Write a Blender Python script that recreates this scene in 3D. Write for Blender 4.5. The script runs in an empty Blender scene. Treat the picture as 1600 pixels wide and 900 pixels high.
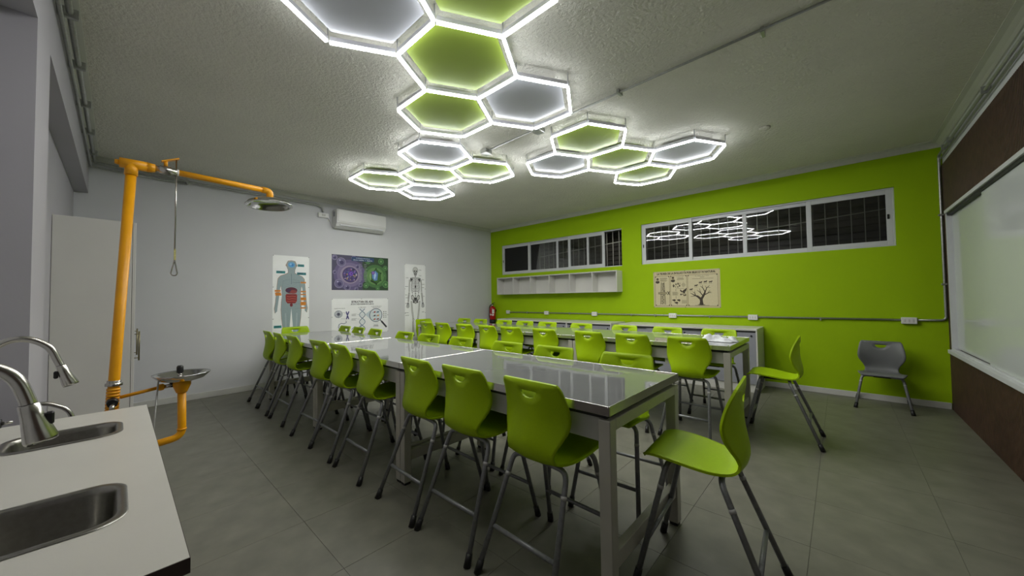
import bpy, bmesh, math, random
from mathutils import Vector, Matrix
from mathutils.geometry import delaunay_2d_cdt

random.seed(7)
S = bpy.context.scene
COL = S.collection

# ------------------------------------------------------------------ camera
cam_d = bpy.data.cameras.new('camera')
cam = bpy.data.objects.new('camera', cam_d)
COL.objects.link(cam)
cam_d.sensor_fit = 'HORIZONTAL'
cam_d.sensor_width = 36.0
cam_d.lens = 561.106 / 1600 * 36.0
cam_d.clip_start = 0.02
cam_d.clip_end = 100
RX, UX, BX = ((0.7384835, 0.6741487, -0.0128682), (0.0291762, -0.0128821, 0.9994913), (0.6736400, -0.7384833, -0.0291823))
cam.matrix_world = Matrix(((RX[0], UX[0], BX[0], 6.80916), (RX[1], UX[1], BX[1], -6.65210), (RX[2], UX[2], BX[2], 1.37566), (0, 0, 0, 1)))
S.camera = cam

# ------------------------------------------------------------------ world (night outside) and exposure
w = bpy.data.worlds.new('night')
S.world = w
w.use_nodes = True
w.node_tree.nodes['Background'].inputs[0].default_value = (0.02, 0.025, 0.035, 1)
w.node_tree.nodes['Background'].inputs[1].default_value = 0.3
LED_STRENGTH = 24.0       # face of the LED diffusers, looking down
LED_SIDE = 6.2            # the diffusers' dim flanks
S.view_settings.view_transform = 'Standard'
S.view_settings.look = 'None'
S.view_settings.gamma = 1
S.view_settings.use_curve_mapping = False
S.view_settings.exposure = 1.4

# ------------------------------------------------------------------ room numbers (metres)
L = 7.765      # back wall (x=0) to whiteboard wall
H = 3.207      # ceiling
W = 6.92       # green window wall (y=0) to left wall
WR = 7.034     # back of the left wall's recesses
TOP = 0.90     # table tops

# ------------------------------------------------------------------ materials
MATS = {}
def s2l(c):
    c = c / 255.0
    return c / 12.92 if c <= 0.04045 else ((c + 0.055) / 1.055) ** 2.4
def rgb(r, g, b): return (s2l(r), s2l(g), s2l(b), 1)
def mat(name, col, rough=0.5, metal=0.0, noise=None, bump=None, ior=1.5, wave=None, coat=0.0):
    """col is linear rgba; noise=(scale, amount) mottles colour; bump=(scale, strength, distance)"""
    if name in MATS: return MATS[name]
    m = bpy.data.materials.new(name)
    m.use_nodes = True
    nt = m.node_tree
    b = nt.nodes['Principled BSDF']
    b.inputs['Base Color'].default_value = col
    b.inputs['Roughness'].default_value = rough
    b.inputs['Metallic'].default_value = metal
    b.inputs['IOR'].default_value = ior
    if coat:
        b.inputs['Coat Weight'].default_value = coat
        b.inputs['Coat Roughness'].default_value = 0.08
    tc = nt.nodes.new('ShaderNodeTexCoord')
    if noise:
        n = nt.nodes.new('ShaderNodeTexNoise')
        n.inputs['Scale'].default_value = noise[0]
        n.inputs['Detail'].default_value = 6
        nt.links.new(tc.outputs['Object'], n.inputs['Vector'])
        r = nt.nodes.new('ShaderNodeValToRGB')
        a = noise[1]
        r.color_ramp.elements[0].position = 0.3
        r.color_ramp.elements[1].position = 0.7
        r.color_ramp.elements[0].color = (col[0] * (1 - a), col[1] * (1 - a), col[2] * (1 - a), 1)
        r.color_ramp.elements[1].color = (min(1, col[0] * (1 + a)), min(1, col[1] * (1 + a)), min(1, col[2] * (1 + a)), 1)
        nt.links.new(n.outputs['Fac'], r.inputs['Fac'])
        nt.links.new(r.outputs['Color'], b.inputs['Base Color'])
    if bump:
        n2 = nt.nodes.new('ShaderNodeTexNoise')
        n2.inputs['Scale'].default_value = bump[0]
        n2.inputs['Detail'].default_value = 3
        mp = nt.nodes.new('ShaderNodeMapping')
        nt.links.new(tc.outputs['Object'], mp.inputs['Vector'])
        if wave: mp.inputs['Scale'].default_value = wave
        nt.links.new(mp.outputs['Vector'], n2.inputs['Vector'])
        bp = nt.nodes.new('ShaderNodeBump')
        bp.inputs['Strength'].default_value = bump[1]
        bp.inputs['Distance'].default_value = bump[2]
        nt.links.new(n2.outputs['Fac'], bp.inputs['Height'])
        nt.links.new(bp.outputs['Normal'], b.inputs['Normal'])
    MATS[name] = m
    return m

def emit_mat(name, col, strength):
    m = bpy.data.materials.new(name)
    m.use_nodes = True
    b = m.node_tree.nodes['Principled BSDF']
    b.inputs['Base Color'].default_value = (0.9, 0.9, 0.9, 1)
    b.inputs['Emission Color'].default_value = col
    b.inputs['Emission Strength'].default_value = strength
    return m

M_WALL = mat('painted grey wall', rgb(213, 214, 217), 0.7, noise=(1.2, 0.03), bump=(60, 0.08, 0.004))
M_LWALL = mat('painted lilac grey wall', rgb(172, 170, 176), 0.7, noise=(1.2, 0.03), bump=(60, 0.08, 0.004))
M_GREEN = mat('lime wall paint', rgb(158, 194, 0), 0.75, noise=(1.5, 0.03), bump=(70, 0.06, 0.003))
M_CEIL = mat('stippled ceiling plaster', rgb(222, 220, 209), 0.75, noise=(2.0, 0.04), bump=(46, 0.75, 0.02))
M_CORN = mat('cornice paint', rgb(198, 199, 190), 0.6, noise=(3, 0.03))
M_BASE = mat('baseboard paint', rgb(205, 205, 200), 0.45, noise=(5, 0.04))
M_FLOOR = mat('grey vinyl tile', rgb(112, 111, 100), 0.42, noise=(5.5, 0.18), bump=(8, 0.12, 0.004))
M_GROUT = mat('dark tile joint', rgb(94, 93, 84), 0.8, noise=(20, 0.1))
M_WOOD = mat('dark walnut ribbed panel', rgb(70, 47, 35), 0.55, noise=(14, 0.3))
M_WHITE = mat('white melamine', rgb(212, 211, 206), 0.35, noise=(3, 0.02))
M_WHITE2 = mat('white plastic', rgb(228, 228, 226), 0.35, noise=(4, 0.01))
M_ALU = mat('white aluminium profile', rgb(205, 207, 210), 0.35, noise=(6, 0.03))
M_GREYDOOR = mat('grey laminate door', rgb(150, 152, 160), 0.4, noise=(5, 0.03))
M_BLACK = mat('black plastic', rgb(24, 24, 25), 0.45, noise=(30, 0.1))
M_DARK = mat('dark gap', rgb(30, 31, 30), 0.6, noise=(10, 0.1))
M_CHROME = mat('brushed stainless', rgb(190, 188, 182), 0.24, 1.0, noise=(60, 0.06))
M_POL = mat('polished stainless', rgb(205, 205, 205), 0.12, 1.0, noise=(40, 0.04))
M_SINK = mat('satin sink steel', rgb(150, 148, 142), 0.3, 1.0, noise=(80, 0.08))
M_PIPE = mat('galvanised conduit', rgb(170, 172, 168), 0.3, 0.55, noise=(50, 0.12))
M_YEL = mat('safety yellow enamel', rgb(240, 166, 0), 0.4, noise=(10, 0.05))
M_SHELL = mat('lime moulded plastic', rgb(158, 190, 0), 0.45, noise=(90, 0.03), bump=(400, 0.05, 0.001))
M_GSHELL = mat('grey moulded plastic', rgb(112, 114, 115), 0.45, noise=(90, 0.03), bump=(400, 0.05, 0.001))
M_LEG = mat('grey powder coated tube', rgb(132, 134, 136), 0.4, 0.35, noise=(60, 0.12))
for _m in (M_SHELL, M_GREEN):
    _m.node_tree.nodes['Principled BSDF'].inputs['Specular IOR Level'].default_value = 0.28
M_COLLAR = mat('pale tape ring', rgb(180, 180, 178), 0.5, noise=(60, 0.1))
M_FRAME = mat('beige powder coated steel', rgb(178, 176, 164), 0.45, noise=(10, 0.04))
M_APRON = mat('apron steel', rgb(172, 172, 164), 0.4, noise=(10, 0.05))
M_TOP = mat('film covered grey table top', rgb(126, 128, 128), 0.035, 0.0, noise=(2.5, 0.06), bump=(2.6, 0.05, 0.02), ior=2.0)
M_TRIM = mat('aluminium edge trim', rgb(205, 205, 202), 0.25, 0.9, noise=(20, 0.04))
M_BROWN = mat('dark brown laminate', rgb(62, 50, 46), 0.5, noise=(8, 0.1))
M_COUNTER = mat('white laminate worktop', rgb(198, 196, 188), 0.35, noise=(6, 0.02))
M_RED = mat('extinguisher red', rgb(170, 22, 22), 0.3, noise=(10, 0.04))
M_CLOTH = mat('white cloth', rgb(215, 218, 222), 0.9, noise=(40, 0.08), bump=(60, 0.4, 0.01))
M_BOARD = mat('white glass board', rgb(205, 210, 208), 0.12, noise=(2, 0.01))
M_PGREEN = mat('green light panel', rgb(158, 182, 70), 0.35, noise=(3, 0.03))
M_PGREY = mat('grey light panel', rgb(186, 188, 194), 0.3, noise=(3, 0.03))
M_HOUSE = mat('led channel aluminium', rgb(205, 205, 210), 0.4, 0.2, noise=(10, 0.03))
# the strip nearest the camera is a little dimmer than the other two
M_LED = {k: (emit_mat('led diffuser ' + k, (1.0, 0.985, 0.95, 1), LED_STRENGTH * f), emit_mat('led diffuser flank ' + k, (0.95, 0.975, 1.0, 1), LED_SIDE * f2))
         for k, f, f2 in (('near', .8, 1.0), ('mid', 1.3, 1.3), ('green', 1.1, 1.1))}
M_NIGHT = mat('dark outer wall', rgb(104, 100, 92), 0.8, noise=(6, 0.2))
M_BAR = mat('window bar paint', rgb(205, 202, 192), 0.5, noise=(30, 0.1))
M_BRASS = mat('brushed brass handle', rgb(130, 122, 92), 0.35, 0.8, noise=(40, 0.06))

def glass_mat():
    m = bpy.data.materials.new('dark window glass')
    m.use_nodes = True
    nt = m.node_tree
    nt.nodes.remove(nt.nodes['Principled BSDF'])
    out = nt.nodes['Material Output']
    tr = nt.nodes.new('ShaderNodeBsdfTransparent'); tr.inputs[0].default_value = (0.8, 0.81, 0.8, 1)
    gl = nt.nodes.new('ShaderNodeBsdfGlossy'); gl.inputs['Roughness'].default_value = 0.015
    fr = nt.nodes.new('ShaderNodeFresnel'); fr.inputs[0].default_value = 1.6
    mx = nt.nodes.new('ShaderNodeMixShader')
    nt.links.new(fr.outputs[0], mx.inputs[0]); nt.links.new(tr.outputs[0], mx.inputs[1]); nt.links.new(gl.outputs[0], mx.inputs[2])
    nt.links.new(mx.outputs[0], out.inputs['Surface'])
    return m
M_GLASS = glass_mat()

# ------------------------------------------------------------------ mesh helpers
def box(bm, x0, x1, y0, y1, z0, z1, bevel=0.0, seg=1):
    r = bmesh.ops.create_cube(bm, size=1.0)
    vs = r['verts']
    for v in vs:
        v.co = Vector((x0 + (v.co.x + .5) * (x1 - x0), y0 + (v.co.y + .5) * (y1 - y0), z0 + (v.co.z + .5) * (z1 - z0)))
    if bevel > 0:
        es = {e for v in vs for e in v.link_edges}
        bmesh.ops.bevel(bm, geom=list(es), offset=bevel, segments=seg, affect='EDGES', profile=0.5)
def fillet(pts, r, n=6):
    P = [Vector(p) for p in pts]
    out = [P[0]]
    for i in range(1, len(P) - 1):
        a, b, c = P[i - 1], P[i], P[i + 1]
        d1 = (a - b); d2 = (c - b)
        l1, l2 = d1.length, d2.length
        d1.normalize(); d2.normalize()
        ang = d1.angle(d2)
        if ang > math.pi - 0.02: out.append(b); continue
        rr = r if not isinstance(r, (list, tuple)) else r[i - 1]
        t = min(rr / math.tan(ang / 2), l1 * .48, l2 * .48)
        p1, p2 = b + d1 * t, b + d2 * t
        for k in range(n + 1):
            u = k / n
            out.append((1 - u) ** 2 * p1 + 2 * u * (1 - u) * b + u * u * p2)
    out.append(P[-1])
    return out
def tube(bm, pts, r, seg=10, cap=True):
    P = [Vector(p) for p in pts]
    n = len(P)
    rad = r if isinstance(r, (list, tuple)) else [r] * n
    T = []
    for i in range(n):
        t = (P[min(i + 1, n - 1)] - P[max(i - 1, 0)])
        T.append(t.normalized())
    up = Vector((0, 0, 1)) if abs(T[0].z) < .9 else Vector((1, 0, 0))
    nrm = T[0].cross(up).normalized()
    rings = []
    for i in range(n):
        nrm = (nrm - T[i] * nrm.dot(T[i])).normalized()
        bn = T[i].cross(nrm)
        rings.append([bm.verts.new(P[i] + (nrm * math.cos(2 * math.pi * k / seg) + bn * math.sin(2 * math.pi * k / seg)) * rad[i]) for k in range(seg)])
    for i in range(n - 1):
        for k in range(seg):
            f = bm.faces.new((rings[i][k], rings[i][(k + 1) % seg], rings[i + 1][(k + 1) % seg], rings[i + 1][k]))
            f.smooth = True
    if cap:
        bm.faces.new(rings[0][::-1]); bm.faces.new(rings[-1])
def lathe(bm, prof, seg=24, center=(0, 0, 0), axis='z', ang=0.0):
    """prof = [(radius, height)...]"""
    c = Vector(center)
    rings = []
    for r, h in prof:
        ring = []
        for k in range(seg):
            a = 2 * math.pi * k / seg + ang
            if axis == 'z': p = Vector((r * math.cos(a), r * math.sin(a), h))
            elif axis == 'y': p = Vector((r * math.cos(a), h, r * math.sin(a)))
            else: p = Vector((h, r * math.cos(a), r * math.sin(a)))
            ring.append(bm.verts.new(c + p))
        rings.append(ring)
    for i in range(len(rings) - 1):
        for k in range(seg):
            f = bm.faces.new((rings[i][k], rings[i][(k + 1) % seg], rings[i + 1][(k + 1) % seg], rings[i + 1][k])); f.smooth = True
    bm.faces.new(rings[0][::-1]); bm.faces.new(rings[-1])
def prism(bm, poly, z0, z1):
    lo = [bm.verts.new((x, y, z0)) for x, y in poly]; hi = [bm.verts.new((x, y, z1)) for x, y in poly]
    n = len(poly)
    bm.faces.new(lo[::-1]); bm.faces.new(hi)
    for i in range(n): bm.faces.new((lo[i], lo[(i + 1) % n], hi[(i + 1) % n], hi[i]))
def mesh(bm, name):
    bmesh.ops.recalc_face_normals(bm, faces=bm.faces)
    me = bpy.data.meshes.new(name); bm.to_mesh(me); bm.free()
    return me
def obj(name, bm, m, parent=None, loc=None):
    me = bm if isinstance(bm, bpy.types.Mesh) else mesh(bm, name)
    if m is not None and not me.materials: me.materials.append(m)
    o = bpy.data.objects.new(name, me)
    COL.objects.link(o)
    if parent is not None: o.parent = parent
    if loc is not None: o.location = loc
    return o
def B(*a, **k):
    bm = bmesh.new(); box(bm, *a, **k); return bm
def TB(pts, r, seg=10):
    bm = bmesh.new(); tube(bm, pts, r, seg); return bm
def LT(prof, **k):
    bm = bmesh.new(); lathe(bm, prof, **k); return bm
def tag(o, label, cat, group=None):
    o['label'] = label; o['category'] = cat
    if group: o['group'] = group
    return o
def thing(name, label, cat, loc=(0, 0, 0), rz=0.0, group=None):
    o = bpy.data.objects.new(name, None); COL.objects.link(o)
    o.empty_display_size = 0.1
    o.location = loc; o.rotation_euler = (0, 0, rz)
    return tag(o, label, cat, group)
def struct(name, bm, m, label=None, cat=None):
    o = obj(name, bm, m); o['kind'] = 'structure'
    if label: tag(o, label, cat)
    return o
def dup(root, loc, rz, label, group=None):
    r = root.copy(); COL.objects.link(r); r.location = loc; r.rotation_euler = (0, 0, rz); r['label'] = label
    if group: r['group'] = group
    for ch in list(root.children):
        c = ch.copy(); COL.objects.link(c); c.parent = r
        for g in list(ch.children):
            d = g.copy(); COL.objects.link(d); d.parent = c
    return r

# ================================================================== the room
fl = struct('floor', B(-0.15, L + .15, -WR - .15, 0.15, -0.15, -0.0025), M_GROUT, 'grey vinyl tile floor of the laboratory classroom', 'floor')
# vinyl floor tiles, one shared mesh
TP = 0.588
xs0, ys0 = 3.71 - 7 * TP, -5.853 - 3 * TP
tile_me = None
def clip_tile(x, y):
    return max(x, 0.0), min(x + TP, L), max(y, -WR), min(y + TP, 0.0)
full = mesh(B(0.0009, TP - .0009, 0.0009, TP - .0009, -0.0024, 0.0, bevel=0.0006), 'floor_tile')
full.materials.append(M_FLOOR)
ix = 0
x = xs0
while x < L:
    y = ys0
    while y < 0:
        a, b, c, d = clip_tile(x, y)
        if b - a > .01 and d - c > .01:
            if b - a > TP - .002 and d - c > TP - .002:
                o = obj('floor_tile', full, None, fl, (x, y, 0))
            else:
                o = obj('floor_tile', B(a + .0009, b - .0009, c + .0009, d - .0009, -0.0024, 0), M_FLOOR, fl)
        y += TP
    x += TP

struct('ceiling', B(-0.15, L + .15, -WR - .15, 0.15, H, H + .15), M_CEIL, 'stippled off white plaster ceiling', 'ceiling')
struct('wall_back', B(-0.15, 0, -WR - .15, 0.15, 0, H), M_WALL, 'plain light grey end wall carrying the posters', 'wall')
# green wall with two strip windows
W1 = (0.385, 3.675, 1.985, 2.735)
W2 = (4.06, 7.36, 1.985, 2.74)
bm = bmesh.new()
GY = 0.14
box(bm, 0, L, 0, GY, 0, W1[2]); box(bm, 0, L, 0, GY, W2[3], H)
box(bm, 0, W1[0], 0, GY, W1[2], W2[3]); box(bm, W1[1], W2[0], 0, GY, W1[2], W2[3]); box(bm, W2[1], L, 0, GY, W1[2], W2[3])
box(bm, W1[0], W1[1], 0, GY, W1[3], W2[3])
struct('wall_right', bm, M_GREEN, 'lime green wall with two high strip windows', 'wall')
# left wall: recess by the back wall, pillar, recess with the sinks
bm = bmesh.new()
box(bm, 0, L, -WR - .15, -WR, 0, H)
box(bm, 0, 3.66, -WR, -W, 2.742, H)
box(bm, 3.66, 4.108, -WR, -W, 0, H)
box(bm, 4.108, 7.1, -WR, -W, 2.70, H)
box(bm, 7.1, L, -WR, -W, 0, H)
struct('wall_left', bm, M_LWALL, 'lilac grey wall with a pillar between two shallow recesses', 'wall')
# whiteboard wall: white strip above, ribbed walnut panelling below
struct('wall_front', B(L, L + .15, -WR - .15, 0.15, 0, H), M_WALL, 'pale wall strip above the dark wood panelling', 'wall')
bm = bmesh.new()
pitch = 0.03
n = int(7.0 / pitch)
vs = []
for i in range(n + 1):
    yy = -0.002 - i * pitch
    vs += [(L - .012, yy), (L - .012, yy - pitch * .62), (L - .005, yy - pitch * .7), (L - .005, yy - pitch * .92)]
lo = [bm.verts.new((a, b, 0.0)) for a, b in vs]; hi = [bm.verts.new((a, b, 2.905)) for a, b in vs]
for i in range(len(vs) - 1): bm.faces.new((lo[i], lo[i + 1], hi[i + 1], hi[i]))
e1 = bm.verts.new((L, vs[0][1], 2.905)); e2 = bm.verts.new((L, vs[-1][1], 2.905))
bm.faces.new([e1] + hi + [e2])
struct('trim_1', bm, M_WOOD, 'dark walnut ribbed panelling around the whiteboard', 'wall panel')
# cornice (small cove) along the ceiling
def cornice(name, p, q, nrm, lab):
    bm = bmesh.new()
    prof = [(0, 0), (0, -.075), (.012, -.075), (.022, -.045), (.05, -.02), (.085, -.01), (.085, 0)]
    p, q, nrm = Vector(p), Vector(q), Vector(nrm)
    a = [bm.verts.new(p + nrm * u + Vector((0, 0, v))) for u, v in prof]
    b = [bm.verts.new(q + nrm * u + Vector((0, 0, v))) for u, v in prof]
    for i in range(len(prof)):
        j = (i + 1) % len(prof)
        bm.faces.new((a[i], a[j], b[j], b[i]))
    bm.faces.new(a[::-1]); bm.faces.new(b)
    struct(name, bm, M_CORN, lab, 'cornice')
cornice('trim_2', (0, 0, H), (0, -W, H), (1, 0, 0), 'off white cornice above the grey poster wall')
cornice('trim_3', (0, 0, H), (L, 0, H), (0, -1, 0), 'off white cornice above the lime green wall')
cornice('trim_4', (L, 0, H), (L, -W, H), (-1, 0, 0), 'off white cornice above the whiteboard wall')
cornice('trim_5', (0, -W, H), (L, -W, H), (0, 1, 0), 'off white cornice above the left wall')
struct('baseboard_back', B(0, 0.014, -W, -0.0, 0, .085, bevel=.003), M_BASE, 'pale baseboard along the grey poster wall', 'baseboard')
struct('baseboard_right', B(0.014, L - .016, -.014, 0, 0, .075, bevel=.003), M_BASE, 'pale baseboard along the lime green wall', 'baseboard')

# ------------------------------------------------------------------ windows
def window(name, opening, frames, panes, label):
    """frames: list of (x0,x1,z0,z1,y0,y1); panes: list of (x0,x1,y)"""
    x0, x1, z0, z1 = opening
    win = bpy.data.objects.new(name, None); COL.objects.link(win); win['kind'] = 'structure'
    tag(win, label, 'window')
    for f in frames:
        obj('window_frame', B(f[0], f[1], f[4], f[5], f[2], f[3], bevel=.003), M_ALU, win)
    for a, b, y in panes:
        obj('pane', B(a, b, y, y + .004, z0 + .05, z1 - .05), M_GLASS, win)
    return win
def rect_frame(a, b, z0, z1, y0, y1, t):
    return [(a, a + t, z0, z1, y0, y1), (b - t, b, z0, z1, y0, y1), (a + t, b - t, z0, z0 + t, y0, y1), (a + t, b - t, z1 - t, z1, y0, y1)]
z0, z1 = W1[2], W1[3]
fr = [(W1[0], W1[1], z0, z0 + .02, .03, .11), (W1[0], W1[1], z1 - .02, z1, .03, .11), (W1[0], W1[0] + .02, z0 + .02, z1 - .02, .03, .11)]
fr += rect_frame(.405, 1.30, z0 + .02, z1 - .02, .035, .06, .055)
fr += rect_frame(1.25, 2.45, z0 + .02, z1 - .02, .065, .09, .05) + [(2.06, 2.11, z0 + .07, z1 - .07, .065, .09)]
fr += rect_frame(2.40, 3.285, z0 + .02, z1 - .02, .035, .06, .06) + [(2.868, 2.914, z0 + .08, z1 - .08, .035, .06)]
win1 = window('window_1', W1, fr, [(.44, 1.27, .046), (1.29, 2.42, .076), (2.44, 3.25, .046)],
              'white framed strip window above the cubby shelf with one end slid open')
obj('latch', B(.412, .43, .024, .035, 2.30, 2.36, bevel=.003), M_BLACK, win1)
z0, z1 = W2[2], W2[3]
fr = [(W2[0], W2[1], z0, z0 + .02, .03, .11), (W2[0], W2[1], z1 - .02, z1, .03, .11), (W2[0], W2[0] + .02, z0 + .02, z1 - .02, .03, .11), (W2[1] - .02, W2[1], z0 + .02, z1 - .02, .03, .11)]
fr += rect_frame(4.08, 4.945, z0 + .02, z1 - .02, .035, .06, .055)
fr += rect_frame(4.89, 6.53, z0 + .02, z1 - .02, .065, .09, .05) + [(5.689, 5.744, z0 + .07, z1 - .07, .065, .09)]
fr += rect_frame(6.483, 7.34, z0 + .02, z1 - .02, .035, .06, .058)
win2 = window('window_2', W2, fr, [(4.11, 4.915, .046), (4.92, 6.50, .076), (6.51, 7.31, .046)],
              'longer white framed strip window above the evolution poster, reflecting the hexagon lights')
obj('latch', B(7.29, 7.31, .024, .035, 2.34, 2.40, bevel=.003), M_BLACK, win2)
obj('latch', B(4.087, 4.103, .024, .035, 2.30, 2.36, bevel=.003), M_BLACK, win2)
# security bars outside, one grille per window
for opening, lab in ((W1, 'painted steel security bars outside the cubby shelf window'), (W2, 'painted steel security bars outside the window above the evolution poster')):
    g = thing('window_grille', lab, 'window grille', (0, 0, 0))
    x = opening[0] + .06
    bar_me = mesh(TB([(0, 0, opening[2] - .06), (0, 0, opening[3] + .06)], .0065, 6), 'bar'); bar_me.materials.append(M_BAR)
    while x < opening[1]:
        obj('bar', bar_me, None, g, (x, GY + .0064, 0)); x += .135
    obj('rail', TB([(opening[0] - .05, GY + .02, opening[2] + .30), (opening[1] + .05, GY + .02, opening[2] + .52)], .008, 6), M_BAR, g)
# dark outside wall with horizontal slats
ow = struct('wall_outside', B(-1, 9.5, .82, .9, 0, 4.6), M_NIGHT, 'dark slatted wall outside the windows', 'wall')
sl = mesh(B(-1, 9.5, .77, .818, 0, .075, bevel=.004), 'slat'); sl.materials.append(M_NIGHT)
for k in range(22): obj('slat', sl, None, ow, (0, 0, 1.7 + k * .1))

# ================================================================== tables
def make_table(label, group, xa, xb, ya, yb):
    t = thing('lab_table', label, 'table', ((xa + xb) / 2, (ya + yb) / 2, 0), 0, group)
    hx, hy = (xb - xa) / 2 - .002, (yb - ya) / 2
    obj('table_top', B(-hx + .006, hx - .006, -hy + .006, hy - .006, TOP - .04, TOP), M_TOP, t)
    for s in (-1, 1):
        obj('edge_trim', B(-hx, hx, s * hy - (.006 if s > 0 else 0), s * hy + (.006 if s < 0 else 0), TOP - .042, TOP + .0015, bevel=.0015), M_TRIM, t)
        obj('edge_trim', B(s * hx - (.006 if s > 0 else 0), s * hx + (.006 if s < 0 else 0), -hy + .006, hy - .006, TOP - .042, TOP + .0015, bevel=.0015), M_TRIM, t)
    lw = .058
    for sx in (-1, 1):
        cx = sx * (hx - lw / 2 - .002)
        for sy in (-1, 1):
            cy = sy * (hy - lw / 2 - .006)
            lg = obj('leg', B(cx - lw / 2, cx + lw / 2, cy - lw / 2, cy + lw / 2, .018, TOP - .064, bevel=.003), M_FRAME, t)
            obj('foot', B(cx - lw / 2 + .006, cx + lw / 2 - .006, cy - lw / 2 + .006, cy + lw / 2 - .006, 0, .0182), M_BLACK, lg)
        obj('end_rail', B(cx - lw / 2, cx + lw / 2, -hy + lw + .006, hy - lw - .006, TOP - .116, TOP - .064, bevel=.003), M_FRAME, t)
        obj('low_rail', B(cx - .02, cx + .02, -hy + lw + .006, hy - lw - .006, .17, .245, bevel=.003), M_FRAME, t)
    obj('shadow_gap', B(-hx + .03, hx - .03, -hy + .03, hy - .03, TOP - .0645, TOP - .0398), M_DARK, t)  # dark slab, its colour stands in for the shadow gap below the top
    for s in (-1, 1):
        yy = s * (hy - .05)
        obj('apron', B(-hx + lw + .004, hx - lw - .004, yy - .01, yy + .01, TOP - .175, TOP - .0655, bevel=.002), M_APRON, t)
    return t
T1Y = (-5.217, -4.322)
T2Y = (-2.79, -1.835)
XJ = [(4.335, 6.062), (2.605, 4.335), (.82, 2.605)]
where = ['nearest the whiteboard wall', 'in the middle', 'nearest the poster wall']
for (xa, xb), wn in zip(XJ, where):
    make_table('grey topped steel lab table of the near row, ' + wn, 'lab tables in the near row', xa, xb, *T1Y)
for (xa, xb), wn in zip([(4.30, 6.04), (2.57, 4.30), (.84, 2.57)], where):
    t2 = make_table('grey topped steel lab table of the far row, ' + wn, 'lab tables in the far row', xa, xb, *T2Y)
    for dx in (-.35, .3):
        sb = obj('socket_box', B(dx - .06, dx + .06, -.40, -.375, TOP - .235, TOP - .175, bevel=.004), M_WHITE2, t2)

# ================================================================== chairs
def profile(pts, n):
    """Catmull-Rom through pts (y,z,halfwidth,sidecurve), n samples"""
    out = []
    m = len(pts)
    for i in range(n):
        u = i / (n - 1) * (m - 1)
        k = min(int(u), m - 2); t = u - k
        p0, p1, p2, p3 = pts[max(k - 1, 0)], pts[k], pts[k + 1], pts[min(k + 2, m - 1)]
        out.append(tuple(.5 * (2 * b + (c - a) * t + (2 * a - 5 * b + 4 * c - d) * t * t + (3 * b - a - 3 * c + d) * t ** 3) for a, b, c, d in zip(p0, p1, p2, p3)))
    return out
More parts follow.
